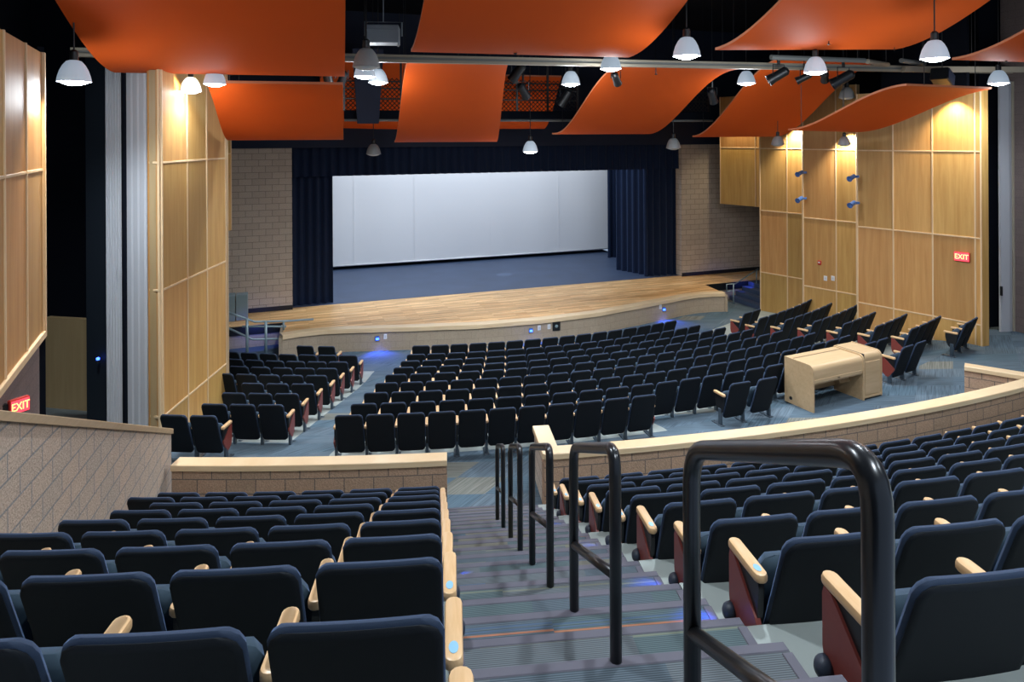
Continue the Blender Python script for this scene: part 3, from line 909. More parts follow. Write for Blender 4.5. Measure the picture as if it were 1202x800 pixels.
# guard rail left of the stage
def rp(px, py, D): return at(px, py, D)
t = thing('guard_rail', 'grey-green pipe guard rail left of the stage', 'railing', (rp(312, 405, 19.2).x, rp(312, 405, 19.2).y, -.87))
o = Vector(t.location)
def rl(nm, pts, r=.03): MB().tube([rp(*p) - o for p in pts], r, 8).build(nm, M['railteal'], t, True)
rl('top_rail', [(262, 364, 19.0), (281, 371, 19.1), (299, 377.5, 19.2), (337, 376.5, 19.5), (368, 374.5, 19.8)])
rl('mid_rail', [(284, 383, 19.1), (336, 383, 19.5)])
rl('lower_rail', [(264, 383, 19.0), (296, 398, 19.2), (330, 397.5, 19.4)])
for px, y0 in ((290, 373), (312, 376.5)):
    D = 19.15 if px == 290 else 19.3
    a = rp(px, y0, D); b = Vector((a.x, a.y, -.87))
    MB().tube([b - o, a - o], .04, 8).build('post', M['railteal'], t, True)
a = rp(333, 376.7, 19.47); MB().tube([Vector((a.x, a.y, a.z - .25)) - o, a - o], .03, 8).build('post', M['railteal'], t, True)
# cabinet on the stage floor at the far left
p = Vector((-.98, 22.7, ZS))
t = thing('stage_cabinet', 'grey-green metal cabinet standing left of the stage by the block wall', 'cabinet', p)
MB().rbox(-.24, -.02, -.25, .25, 0, .78, .012).build('body', M['cabinet'], t)
MB().rbox(.0, .34, -.2, .2, 0, .78, .012).build('door', M['cabinet'], t)

# ------------------------------------------------------------------ wood walls
LV = [-.9, .53, 2.72, 4.92, 7.1]
def wood_wall(name, a, b, joints, levels, thick, side, label, mat='maple', top=None):
    """a->b plan segment; panels face to 'side' (+1 = left of travel)"""
    a, b = Vector(a), Vector(b); d = (b - a); L = d.length; d.normalize()
    ang = math.atan2(d.y, d.x)
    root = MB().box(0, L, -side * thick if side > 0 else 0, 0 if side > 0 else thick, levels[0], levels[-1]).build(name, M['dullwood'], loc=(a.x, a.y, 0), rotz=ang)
    struct(root, label); root['category'] = 'wall'
    f = .012 * side
    for j0, j1 in zip(joints, joints[1:]):
        for z0, z1 in zip(levels, levels[1:]):
            me = MB().box(j0 + .008, j1 - .008, min(0, f), max(0, f), z0 + .008, z1 - .008)
            me.build('wood_panel', M[mat], root)
    g = .03 * side
    for j in joints:
        MB().rbox(j - .018, j + .018, min(0, g), max(0, g), levels[0], levels[-1], .004).build('trim_strip', M['mapletrim'], root)
    for z in levels[1:-1]:
        MB().rbox(joints[0], joints[-1], min(0, g * .9), max(0, g * .9), z - .018, z + .018, .004).build('trim_strip', M['mapletrim'], root)
    return root
dR = Vector((-math.sin(math.radians(17.3)), math.cos(math.radians(17.3))))
rs1 = Vector((16.974, 12.292)); rs2 = Vector((16.746, 15.957)); rs3 = Vector((16.949, 18.40)); rs4 = Vector((17.2, 20.8))
wood_wall('wall_right', rs1, rs1 + dR * 3.11, [.0, .13, 1.12, 2.12, 3.11], LV[:4] + [6.55], .2, 1, 'maple panel wall with the EXIT sign, nearest section on the right')
wood_wall('wall_right', rs2, rs2 + dR * 1.71, [0, .63, 1.71], LV[:4] + [6.9], .2, 1, 'maple panel wall on the right with two white switch plates')
wood_wall('wall_right', rs3, rs3 + dR * 1.60, [0, .56, 1.60], LV[:4] + [6.9], .2, 1, 'maple panel wall section on the right beside the stage steps')
wood_wall('wall_right', rs4, rs4 + dR * 1.75, [0, .2, 1.75], [2.72, 4.92, 6.9], .25, 1, 'raised maple panel box on the right against the stage block wall')
# end face of the right wall towards the partition
o = struct(MB().box(0, .22, -.02, .0, -.9, 6.55).build('trim_1', M['maple'], loc=(rs1.x, rs1.y - .01, 0))); o['label'] = 'narrow maple end face of the right wood wall'; o['category'] = 'trim'
dL = Vector((math.sin(math.radians(18)), math.cos(math.radians(18))))
ls1 = Vector((-1.762, 13.153))
wood_wall('wall_left', ls1, ls1 + dL * 2.812, [.0, .967, 1.837, 2.79], LV[:4] + [7.1], .2, -1, 'tall maple panel wall on the left behind the front left seats')
# its end face and return strip
le = struct(MB().box(-.27, .0, -.03, .0, -.3, 7.1).build('trim_2', M['maple'], loc=(ls1.x - .0, ls1.y, 0), rotz=math.radians(-38))); le['label'] = 'narrow maple end face of the left wood wall'; le['category'] = 'trim'
for z in LV[1:4]: MB().rbox(-.22, .0, -.05, -.03, z - .02, z + .02, .004).build('trim_strip', M['mapletrim'], le)
MB().rbox(-.035, .012, -.055, .0, -.3, 7.1, .004).build('trim_strip', M['mapletrim'], le)
lt = at(266.5, 300, 14.7)
o = struct(MB().box(-.03, .03, -.03, .03, -.5, 7.1).build('trim_3', M['mapletrim'], loc=(lt.x, lt.y, 0))); o['label'] = 'pale vertical trim at the far end of the left wood wall'; o['category'] = 'trim'
lb = at(271, 271, 19.6)
wood_wall('wall_left', (lb.x - .55, lb.y - 1.6), (lb.x, lb.y), [0, .9, 1.68], [2.72, 4.92, 6.9], .2, -1, 'raised maple panel box on the left before the stage block wall')
# outer left wall
ow1 = Vector((-2.894, 10.796)); ow0 = Vector((-2.36, 5.2))
ww_ = wood_wall('wall_left', ow0, ow1, [0.0, 1.2, 2.4, 3.55, 4.62, 5.61], [2.72, 4.92, 6.5], .2, -1, 'upper maple panel wall at the far left above dark block')
MB().rbox(0, 5.62, -.05, .0, 2.66, 2.75, .006).build('trim_strip', M['mapletrim'], ww_)
MB().rbox(5.60, 5.66, -.05, .0, 2.66, 6.5, .006).build('trim_strip', M['mapletrim'], ww_)
d = (ow1 - ow0)
w = struct(MB().wall([ow1 + d.normalized() * -.02, ow0], 0, 2.70, .2).build('wall_left', M['darkblk']), 'dark block wall below the far left maple panels'); w['category'] = 'wall'
# move it just behind the panel face
w.location = (-.03, 0, 0)
# black recess at the left
def pl(px, D): return at(px, 300, D)
def box_between(nm, pa, pb, th, z0, z1, mat, label, cat='wall'):
    a = Vector((pa.x, pa.y)); b = Vector((pb.x, pb.y)); d = b - a
    o = struct(MB().box(0, d.length, 0, th, z0, z1).build(nm, M[mat], loc=(a.x, a.y, 0), rotz=math.atan2(d.y, d.x)), label); o['category'] = cat
    return o
box_between('wall_left', pl(45, 9.35), pl(53, 9.4), .1, 0, 6.6, 'ceil', 'black edge post at the far left')
box_between('wall_left', pl(20, 15.2), pl(140, 15.0), .15, 0, 9.5, 'ceil', 'black recess wall at the left')
box_between('wall_left', pl(101, 12.7), pl(124, 12.55), .35, 0, 9.2, 'slate', 'black pilaster beside the grey folding partition')
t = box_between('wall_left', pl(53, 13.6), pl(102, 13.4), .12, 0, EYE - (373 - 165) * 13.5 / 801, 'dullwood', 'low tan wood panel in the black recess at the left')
# right: black recess, brick wall
box_between('wall_right', pl(1150, 18.9), pl(1205, 19.3), .15, 0, 9.5, 'ceil', 'black recess wall right of the maple panels')
p = pl(1194, 18.7)
w = struct(MB().wall([(p.x + .02, p.y + .3), (p.x - .1, 3.)], 0, 9.5, .2).build('wall_right', M['darkblk']), 'dark block wall at the far right edge'); w['category'] = 'wall'

def ribbed(px0, px1, D0, D1, z1, parent, nm, n=6, mat='gray', depth=.05, back=.3):
    a = pl(px0, D0); b = pl(px1, D1); a = Vector((a.x, a.y)); b = Vector((b.x, b.y)); d = (b - a).normalized(); nr = Vector((d.y, -d.x))
    out = []
    for i in range(n + 1):
        p = a.lerp(b, i / n)
        if i: out.append(p + nr * 0.)
        if i < n: out += [p + nr * depth + d * .008, a.lerp(b, (i + .72) / n) + nr * depth]
    polyp = [(p.x, p.y) for p in out] + [tuple(b - nr * back), tuple(a - nr * back)]
    o = Vector(parent.location)
    return MB().prism([(x - o.x, y - o.y) for x, y in polyp], z1 - o.z, 'z', 0 - o.z).build(nm, M[mat], parent)
g0 = pl(137, 12.4)
t = thing('folding_partition', 'stacked grey ribbed folding partition beside the left wood wall', 'partition', (g0.x, g0.y, 0))
ribbed(125.5, 144.5, 12.45, 12.4, 6.85, t, 'ribbed_stack', 6, 'gray', .03)
ribbed(150, 172.5, 12.3, 12.1, 6.85, t, 'ribbed_stack', 3, 'gray', .02)
ribbed(144.7, 149.8, 12.36, 12.28, 6.9, t, 'gap_shade_strip', 1, 'ceil', .03)  # black strip stands in for the shade inside the gap between stacks
g0 = pl(1182, 18.6)
t = thing('folding_partition', 'flat pale grey partition stack right of the EXIT sign wall', 'partition', (g0.x, g0.y, 0))
ribbed(1173, 1188, 18.55, 18.6, 6.8, t, 'panel_stack', 1, 'gray', .04, .02)
ribbed(1188.5, 1193, 18.6, 18.62, 6.8, t, 'edge_seal', 1, 'beam', .03, .02)
lk = pl(1173, 18.5); MB().rbox(-.02, .02, -.03, .03, 1.0, 1.25, .005).build('pull_handle', M['black'], t, loc=(lk.x - t.location.x, lk.y - t.location.y - .05, 0))

for x0, x1, y0, y1, z0, nm in ((-5.2, -5.0, -6, 24, 0, 'far left'), (21.0, 21.2, -6, 24, 0, 'far right'), (16.9, 17.0, 12.6, 15.2, 6.56, 'upper right')):
    o = struct(MB().box(x0, x1, y0, y1, z0, 9.7).build('wall_left' if x0 < 0 else 'wall_right', M['ceil']), f'black painted {nm} hall wall'); o['category'] = 'wall'
# ------------------------------------------------------------------ ceiling
o = struct(MB().box(-8, 24, -6, 32, 9.6, 9.8).build('ceiling', M['ceil'])); o['label'] = 'dark ceiling above the orange panels'; o['category'] = 'ceiling'
U_ = math.radians(5.5)
UD = Vector((math.sin(U_), math.cos(U_))); VD = Vector((math.cos(U_), -math.sin(U_)))
def uv(u, v, z): p = UD * u + VD * v; return Vector((p.x, p.y, EYE + z))
def sm(t): t = min(max(t, 0), 1); return t * t * (3 - 2 * t)
def cloud(label, uf, un, v0, v1, zf, rise, L, v0n=None, v1n=None, shift=0., grp='orange ceiling panels', tilt=0.):
    v0n = v0 if v0n is None else v0n; v1n = v1 if v1n is None else v1n
    c = uv(uf, (v0 + v1) / 2, zf)
    t = thing('ceiling_panel', label, 'ceiling panel', c, 0, grp)
    T = .05; n = 36
    def z(u): return zf + rise * sm((uf - shift - u) / L)
    mb = MB(); vs = []
    for i in range(n + 1):
        f = i / n; u = uf + (un - uf) * f
        a, b = v0 + (v0n - v0) * f, v1 + (v1n - v1) * f
        for v, dz in ((a, 0), (b, 0), (b, T), (a, T)):
            vs.append(uv(u, v, z(u) + dz + tilt * (v - v0)) - c)
    fs = []; mi = []
    for i in range(n):
        for q in range(4):
            fs.append((4*i+q, 4*i+(q+1) % 4, 4*i+4+(q+1) % 4, 4*i+4+q))
    fs += [(3, 2, 1, 0), (4*n, 4*n+1, 4*n+2, 4*n+3)]
    mb.add(vs, fs); 
    for i, f in enumerate(fs):
        mb.m[i] = 0 if (i < 4 * n and i % 4 == 0) else 1
    mb.build('panel', [M['orange'], M['cloudedge']], t, 40)
    for u in (uf - .25, un + .3 if un < uf else un - .3):
        for v in (v0 + .25, v1 - .25):
            a = uv(u, v, z(u) + T) - c; MB().tube([a, Vector((a.x, a.y, 9.6 - c.z))], .008, 6).build('hanger_rod', M['black'], t)
    # joint line across and sprinkler-like boss
    return t, z
cloud('large orange ceiling panel at the upper left corner', 13.34, 5.6, -3.85, .08, 1.20, 1.95, 6.0)
cloud('large orange ceiling panel at the upper centre', 12.0, 5.0, 1.2, 5.3, 1.53, 1.75, 5.6)
cloud('large orange ceiling panel at the upper right', 12.0, 5.0, 7.13, 11.36, 1.72, 1.7, 5.4, tilt=.03)
cloud('orange ceiling panel cut by the right photo edge', 12.0, 6.0, 12.84, 17.0, 1.66, 1.7, 5.4)
cloud('orange curved panel in front of the stage, far left of its row', 15.43, 13.62, -2.30, .06, .0, 1.08, 1.95, v0n=-2.42, v1n=.05)
cloud('orange curved panel in front of the stage, left of the centre lamp', 19.65, 14.3, 1.485, 4.47, -.08, 1.75, 4.9, v0n=1.4, v1n=3.55)
cloud('orange curved panel in front of the stage, right of the centre lamp', 19.65, 14.4, 6.18, 9.18, .13, 1.5, 4.7, shift=.35)
cloud('orange curved panel in front of the right stage wall', 19.65, 15.3, 10.85, 13.85, .03, 1.95, 4.5)
def twisted():
    FL, FR, NL, NR = at(925, 153, 19.3), at(1006, 155, 18.7), at(1064, 100.5, 15.5), at(1164, 104, 16.3)
    c = (FL + FR) / 2; t = thing('ceiling_panel', 'twisted orange panel beside the right wood wall', 'ceiling panel', c, 0, 'orange ceiling panels')
    n = 36; vs = []; T = .05
    for i in range(n + 1):
        f = i / n; z = sm(f)
        L = FL.lerp(NL, f); Rr = FR.lerp(NR, f)
        L.z = FL.z + (NL.z - FL.z) * z; Rr.z = FR.z + (NR.z - FR.z) * sm(f * .94)
        for p, dz in ((L, 0), (Rr, 0), (Rr, T), (L, T)): vs.append(p + Vector((0, 0, dz)) - c)
    fs = [(4*i+q, 4*i+(q+1) % 4, 4*i+4+(q+1) % 4, 4*i+4+q) for i in range(n) for q in range(4)] + [(3, 2, 1, 0), (4*n, 4*n+1, 4*n+2, 4*n+3)]
    mb = MB().add(vs, fs)
    for i in range(len(fs)): mb.m[i] = 0 if (i < 4 * n and i % 4 == 0) else 1
    mb.build('panel', [M['orange'], M['cloudedge']], t, 40)
    for p in (FL.lerp(FR, .2), FL.lerp(FR, .8), NL.lerp(NR, .2), NL.lerp(NR, .8)):
        p = p - c; MB().tube([p + Vector((0, 0, .03)), Vector((p.x, p.y, 9.6 - c.z))], .008, 6).build('hanger_rod', M['black'], t)
twisted()
for v0, v1, nm in ((-.6, 2.2, 'left'), (3.9, 6.9, 'middle'), (8.7, 11.3, 'right')):
    cloud(f'orange panel behind the black catwalk mesh, {nm} of three', 23.6 if nm == 'left' else 22.9, 20.9, v0, v1, .35, 2.2, 3.0, grp='orange panels behind the catwalk')

# catwalk with mesh guards and pipes
def catwalk(v0, v1, nm):
    c = uv(19.9, (v0 + v1) / 2, .72)
    t = thing('catwalk', f'black catwalk section with wire mesh guard, {nm}', 'catwalk', c, -U_, 'catwalk sections')
    w = (v1 - v0) / 2
    MB().rbox(-w, w, -.05, .75, -.12, .12, .01).build('deck', M['ceil'], t)
    MB().tube([(-w, -.2, -.17), (w, -.2, -.17)], .035, 8).build('light_pipe', M['beamgrey'], t, True)
    for z in (.45, .75, .95): MB().tube([(-w, .02, z), (w, .02, z)], .022, 6).build('guard_rail', M['black'], t)
    n = max(2, int(2 * w / .9))
    for i in range(n + 1):
        x = -w + 2 * w * i / n; MB().box(x - .03, x + .03, -.0, .05, .1, 1.7).build('upright', M['black'], t)
    mb = MB(); st_ = .13; H0, H1 = .12, 1.05
    x = -w - 1.0
    while x < w:
        for s in (1, -1):
            xa = x if s > 0 else x + (H1 - H0); xb = xa + s * (H1 - H0)
            za, zb = H0, H1
            lo, hi = -w, w
            if xa == xb: continue
            # clip
            pts = []
            ts = [0., 1.]
            for lim in (lo, hi):
                q = (lim - xa) / (xb - xa)
                if 0 < q < 1: ts.append(q)
            ts.sort()
            ok = [(ts[i], ts[i+1]) for i in range(len(ts) - 1) if lo <= xa + (xb - xa) * (ts[i] + ts[i+1]) / 2 <= hi]
            for q0, q1 in ok:
                A = Vector((xa + (xb - xa) * q0, .03, za + (zb - za) * q0)); B = Vector((xa + (xb - xa) * q1, .03, za + (zb - za) * q1))
                mb.tube([A, B], .011, 4, cap=False)
        x += st_
    if mb.v: mb.build('wire_mesh', M['black'], t)
for v0, v1, nm in ((.1, 1.7, 'left of the centre orange panel'), (4.2, 7.1, 'above the centre stage lamp'), (9.0, 11.6, 'right of the centre'), (13.3, 15.8, 'near the right wood wall')): catwalk(v0, v1, nm)
# dark trunk in the left gap
c = uv(19.2, .75, .3); t = thing('duct', 'dark vertical duct hanging in the gap between orange panels', 'duct', c, -U_)
MB().prism([(-.42, 2.2), (.42, 2.2), (.28, .15), (-.30, .15)], .4, 'y').build('duct_body', M['navy'], t)

# partition track beam
a = Vector((-3.2, 13.62, EYE + 1.53)); b = Vector((20.2, 12.98, EYE + 1.80))
t = thing('track_beam', 'long cream partition track beam across the hall under the ceiling', 'beam', a)
d = b - a; X = Matrix.Rotation(math.atan2(d.y, d.x), 4, 'Z') @ Matrix.Rotation(-math.atan2(d.z, math.hypot(d.x, d.y)), 4, 'Y')
MB().box(0, d.length, -.07, .07, -.075, -.02, X=X).build('track_flange', M['beam'], t)
MB().box(0, d.length, -.03, .03, -.02, .03, X=X).build('track_web', M['beamgrey'], t)
MB().box(0, d.length, -.07, .07, .03, .075, X=X).build('track_flange', M['beam'], t)
pa, pb = at(905, 66, 15.4), at(1018, 66, 16.4)
for (x0, x1, y, dd, mm, lb) in ((905, 1015, 67, 15.6, 'beamgrey', 'grey pipe segment above the cream track beam'), (1018, 1042, 72, 16.5, 'beam', 'short cream beam piece above the track beam'), (1058, 1085, 71, 16.9, 'beamgrey', 'short grey beam piece beside the right ceiling lamp')):
    a = at(x0, y, dd); b = at(x1, y, dd + .8); t = thing('beam_segment', lb, 'beam', a)
    b.z = a.z
    MB().tube([Vector((0, 0, 0)), b - a], .06, 8).build('pipe', M[mm], t)
    for f in (.08, .92):
        q = (b - a) * f; MB().tube([q + Vector((0, 0, .05)), Vector((q.x, q.y, 9.6 - a.z))], .012, 6).build('hanger_rod', M['black'], t)
a = Vector((15.2, 13.0, EYE + 1.72)); b = Vector((20.4, 11.6, EYE + 1.62)); t = thing('track_beam', 'short cream track beam branching off at the right', 'beam', a)
d = b - a; X = Matrix.Rotation(math.atan2(d.y, d.x), 4, 'Z')
MB().box(0, d.length, -.07, .07, -.07, .07, X=X).build('track_flange', M['beam'], t)

# ------------------------------------------------------------------ lamps
def lamp_meshes(off):
    mb = MB()
    mb.lathe([(.062, .315), (.10, .300), (.145, .245), (.185, .165), (.212, .075), (.225, .0), (.219, .0), (.205, .075), (.178, .16), (.135, .24), (.05, .29)], 28)
    sh = mb.mesh('shade', M['shadeoff' if off else 'shade'], 40)
    ln = MB().lathe([(.0, -.055), (.08, -.048), (.15, -.026), (.208, .006), (.205, .018), (0, .022)], 24).mesh('lens', M['lensoff' if off else 'lens'])
    hs = MB().lathe([(.035, .31), (.06, .32), (.06, .44), (.03, .47), (.012, .47), (.012, .52)], 14).mesh('socket_housing', M['black'], 40)
    return sh, ln, hs
LMON, LMOFF = lamp_meshes(False), lamp_meshes(True)
def spot(name, loc, energy, col, size, blend, aim=(0, 0, -1), rad=.1):
    l = bpy.data.lights.new(name, 'SPOT'); l.energy = energy; l.color = col; l.spot_size = math.radians(size); l.spot_blend = blend; l.shadow_soft_size = rad
    o = bpy.data.objects.new(name, l); COL.objects.link(o); o.location = loc
    o.rotation_euler = Vector(aim).to_track_quat('-Z', 'Y').to_euler(); return o
LAMPW = 780.
GLOWW = 62.
def pendant(px, py, w, lit, label, dia=.45, p=None, e=1., sc=1.):
    if p is None: p = at(px, py, 801 * dia / w)
    t = thing('pendant_lamp', label, 'lamp', p, 0, 'ceiling pendant lamps')
    t.scale = (sc, sc, sc)
    for nm, me in zip(('shade', 'lens', 'socket_housing'), LMON if lit else LMOFF): inst(me, nm, t)
    MB().tube([(0, 0, .5), (0, 0, (9.6 - p.z) / sc)], .012, 8).build('stem', M['black'], t)
    if lit:
        spot('pendant_light', (p.x, p.y, p.z - .08), LAMPW * e, (.80, .90, 1.), 150, .9, rad=.18)
        l = bpy.data.lights.new('pendant_glow', 'POINT'); l.energy = GLOWW * e; l.color = (.88, .94, 1.); l.shadow_soft_size = .2
        o = bpy.data.objects.new('pendant_glow', l); COL.objects.link(o); o.location = (p.x, p.y, p.z - .25)
pendant(87, 96, 36, 1, 'lit dome pendant lamp at the far left under the orange panel')
pendant(224, 107, 24, 1, 'lit pendant lamp left of two by the left wood wall', e=.12, p=at(224, 107, 12.55), sc=.82)
pendant(252, 99, 26, 1, 'lit pendant lamp right of two above the left orange panel', e=.15, p=at(252, 99, 12.42), sc=.87)
pendant(430, 79, 32, 0, 'dull dome pendant lamp below the grey hanging box')
pendant(428, 90, 25, 1, 'lit pendant lamp directly under the dull dome lamp')
pendant(444, 97, 23, 1, 'lit pendant lamp just right of the dull dome lamp')
pendant(428, 155, 15, 1, 'small lit pendant lamp left of the valance gap', e=.7)
pendant(438.5, 181, 17.2, 0, 'unlit pendant lamp hanging before the valance at left')
pendant(622.5, 178, 18, 1, 'pendant lamp hanging low before the centre of the valance', e=.7)
pendant(670, 99, 22, 1, 'lit pendant lamp in front of the catwalk mesh at centre')
pendant(717, 81, 25, 1, 'lit pendant lamp on the top edge of an orange panel')
pendant(744, 150, 10, 1, 'tiny lit pendant lamp behind an orange panel tip', e=.3)
pendant(790.5, 174, 17, 0, 'unlit pendant lamp before the right end of the valance')
pendant(806, 66, 32, 1, 'large lit pendant lamp at upper right of centre')
pendant(876, 98, 21, 1, 'lit pendant lamp left of the black spotlight bar')
pendant(957, 85, 26, 1, 'lit pendant lamp among the black spotlights')
pendant(994, 115, 18, 0, 'unlit grey pendant lamp in the dark gap at right')
pendant(1097, 69, 31, 1, 'large lit pendant lamp at the upper right', e=.9)
pendant(1172, 98, 22, 1, 'lit pendant lamp at the top right above the partition', e=.6)
pendant(913, 170, 15, 0, 'small unlit pendant lamp against the right wood wall, left one', p=at(913, 170, 20.8), sc=.86)
pendant(991, 170, 14, 0, 'small unlit pendant lamp against the right wood wall, right one', p=at(991, 170, 19.0), sc=.74)
# added lamps, unseen, to light the near seating
for i, (x, y) in enumerate(((-.6, 4.5), (3.6, 4.0), (7.6, 4.4), (2.0, -.8), (6.5, -.6), (11., 3.5))):
    pendant(0, 0, 1, 1, f'added unseen pendant lamp to light the near seats, lamp {ORD[i+1]}', p=Vector((x, y, 8.7)), e=1.1)

# stage spotlights
def stage_light(px, py, D, aim, label, s=1., parent=None):
    p = at(px, py, D); t = thing('spotlight', label, 'spotlight', p, 0, 'black stage spotlights')
    q = Vector(aim).to_track_quat('-Z', 'Y').to_matrix().to_4x4() @ Matrix.Diagonal((s, s, s, 1))
    MB().lathe([(.05, .22), (.10, .17), (.105, -.10), (.125, -.24), (.115, -.24), (.09, -.12), (0, -.12)], 16, X=q).build('body', M['black'], t, 40)
    w = .15 * s
    MB().tube([Vector((-w, 0, 0)), Vector((-w, 0, .22 * s)), Vector((w, 0, .22 * s)), Vector((w, 0, 0))], .012, 6).build('yoke', M['black'], t)
    MB().tube([(0, 0, .22 * s), (0, 0, .42 * s)], .03 * s, 8).build('clamp', M['black'], t)
    MB().tube([(0, 0, .40 * s), (0, 0, 9.6 - p.z)], .008, 5).build('hanger_rod', M['black'], t)
stage_light(385, 92, 15.5, (.2, .6, -.7), 'black spotlight in the gap at the left orange panels', 1.)
stage_light(402, 92, 15.9, (-.2, .6, -.7), 'black spotlight touching the right corner of the left orange panel', .9)
stage_light(608, 84, 16.5, (-.3, .5, -.6), 'black spotlight beside the top corner of the centre orange panel', 1.1)
stage_light(614, 106, 17.5, (.5, .4, -.6), 'black spotlight on the mesh right of the centre orange panel', 1.)
stage_light(664, 114, 18.5, (-.4, .4, -.8), 'black spotlight below the lit catwalk lamp', 1.1)
stage_light(723, 92, 15.5, (.5, .5, -.5), 'grey-black spotlight at the top of the panel right of centre', .8)
stage_light(836, 112, 18.5, (.5, .4, -.7), 'black spotlight in the gap right of the centre panels', 1.)
stage_light(914, 88, 15.9, (-.7, .5, -.5), 'long black spotlight left of the right lit lamp', 1.1)
stage_light(944, 91, 16.2, (-.6, .6, -.4), 'black spotlight beneath the right lit lamp, left side', .8)
stage_light(968, 90, 16.4, (.6, .6, -.4), 'black spotlight beneath the right lit lamp, right side', .8)
stage_light(990, 92, 16.4, (-.7, .5, -.5), 'black spotlight above the unlit grey pendant', 1.2)
# loudspeaker above right wall and grey box
p = at(1106, 91, 17.2); t = thing('loudspeaker', 'dark box loudspeaker hung above the twisted orange panel', 'loudspeaker', p)
X = Matrix.Rotation(.4, 4, 'Z') @ Matrix.Rotation(.35, 4, 'Y')
MB().rbox(-.28, .28, -.2, .2, -.16, .16, .02, X=X).build('cabinet', M['black'], t)
MB().rbox(-.26, .26, -.215, -.2, -.14, .14, .006, X=X).build('grille', M['navy'], t)
MB().tube([(0, 0, .15), (0, 0, 9.6 - p.z)], .012, 6).build('hanger_rod', M['black'], t)
p = at(450, 41, 12.3); t = thing('hanging_projector_box', 'grey metal box in a frame hanging over the dull dome lamp', 'box', p, math.radians(-14))
t.scale = (1.1, 1.1, 1.1)
MB().rbox(-.26, .26, -.2, .2, -.15, .14, .012).build('body', M['greybox'], t)
MB().rbox(-.262, .262, -.205, -.19, .05, .065, .003).build('lid_seam', M['greybox'], t)
MB().tube([(-.30, 0, -.02), (-.30, 0, .21), (.30, 0, .21), (.30, 0, -.02)], .012, 6).build('yoke', M['greybox'], t)
for x in (-.25, .25): MB().tube([(x, -.15, -.15), (x, -.15, -.21)], .014, 6).build('foot', M['greybox'], t)
MB().tube([(0, 0, .21), (0, 0, 9.6 - p.z)], .010, 6).build('stem', M['greybox'], t)
# sprinkler heads under the panels
for px, py, D, z in ((275, 66, 12.3, 0), (605, 64, 12.2, 0), (770, 88, 15.6, 0), (538, 75, 14.6, 0), (973, 53, 13.2, 0), (1181, 73, 15., 0)):
    p = at(px, py, D); t = thing('sprinkler_head', {275: 'tiny sprinkler head under the upper left orange panel', 605: 'tiny sprinkler head at the far edge of the upper centre panel', 770: 'tiny sprinkler head under the panel right of centre',
        538: 'tiny sprinkler head at the top of the centre stage panel', 973: 'tiny sprinkler head under the upper right orange panel', 1181: 'tiny sprinkler head by the right photo edge'}[px], 'sprinkler', p)
    MB().lathe([(.012, .3), (.012, .03), (.035, .02), (.035, .012), (.01, .0), (0, 0)], 10).build('deflector', M['black'], t)

# ------------------------------------------------------------------ desk
da = math.atan2(10.61 - 10.41, 11.81 - 9.86)
t = thing('roll_top_desk', 'pale maple roll-top control desk on the carpet behind the front seats', 'desk', (9.84, 10.43, 0), da)
W1, W2, DP, HT = 1.42, 1.98, .70, .93
def prof(d0, d1, h0, h1, r, back=True):
    """side outline (y,z): front at y=0 with a rounded upper front corner"""
    pts = [(d1, h0), (d1, h1)]
    for i in range(9):
        a = PI / 2 * i / 8
        pts.append((d0 + r - r * math.sin(a), h1 - r + r * math.cos(a)))
    pts.append((d0, h0))
    return pts
MB().prism(prof(0, DP, 0, HT - .03, .11), .035, 'x').build('side_panel', M['desk'], t)
MB().prism(prof(0, DP, 0, HT - .01, .12), W1 + .03, 'x', W1 - .005).build('side_panel', M['desk'], t)
mb = MB(); n = 14; pr = prof(.012, DP - .16, .56, HT - .045, .10)[1:-1] + [(.012, .60)]
vs = []
for y, z in pr: vs += [(.035, y, z), (W1 - .005, y, z)]
mb.add(vs, [(2*i, 2*i+1, 2*i+3, 2*i+2) for i in range(len(pr) - 1)])
for i in range(len(pr)):
    y, z = pr[i]
tam = mb.build('tambour_cover', M['desk'], t, 30)
MB().rbox(.035, W1 - .005, DP - .155, DP, HT - .07, HT - .032, .006).build('top_board', M['desk'], t)
MB().box(.036, W1 - .006, DP - .163, DP - .153, HT - .072, HT - .041).build('seam', M['black'], t)
MB().rbox(.035, W1 - .005, .006, .034, .55, .62, .006).build('front_rail', M['desk'], t)
MB().rbox(W1 * .48, W1 * .48 + .06, -.004, .008, .575, .59, .003).build('lock', M['black'], t)
MB().box(.035, W1 - .005, DP - .03, DP, .10, HT - .06).build('back_panel', M['desk'], t)
MB().box(.035, W1 - .005, .03, DP - .02, .52, .55).build('desk_shelf', M['desk'], t)
MB().prism([(.30, .30), (.62, .30), (.62, .52), (.42, .52)], W1 - .01, 'x', W1 - .3).build('cable_box', M['desk'], t)
MB().prism(prof(.0, DP, .02, HT + .005, .12), W2, 'x', W2 - .03).build('side_panel', M['desk'], t)
pr = prof(.014, DP, .05, HT - .006, .11)
MB().prism(pr, W2 - .03, 'x', W1 + .03).build('pedestal', M['desk'], t)
MB().rbox(W1 + .06, W2 - .06, .002, .016, .10, .76, .004).build('tambour_door', M['desk'], t)
MB().box(W1 + .03, W1 + .034, .008, DP - .02, .03, HT - .002).build('seam', M['black'], t)
MB().rbox(W1 + .03, W2 - .03, .0, .018, .035, .075, .004).build('plinth_rail', M['desk'], t)
MB().lathe([(.035, 0), (.035, .008), (.02, .01), (0, .01)], 16, X=Matrix.Translation((-.0, DP - .16, .11)) @ Matrix.Rotation(-PI / 2, 4, 'Y')).build('cable_grommet', M['black'], t)

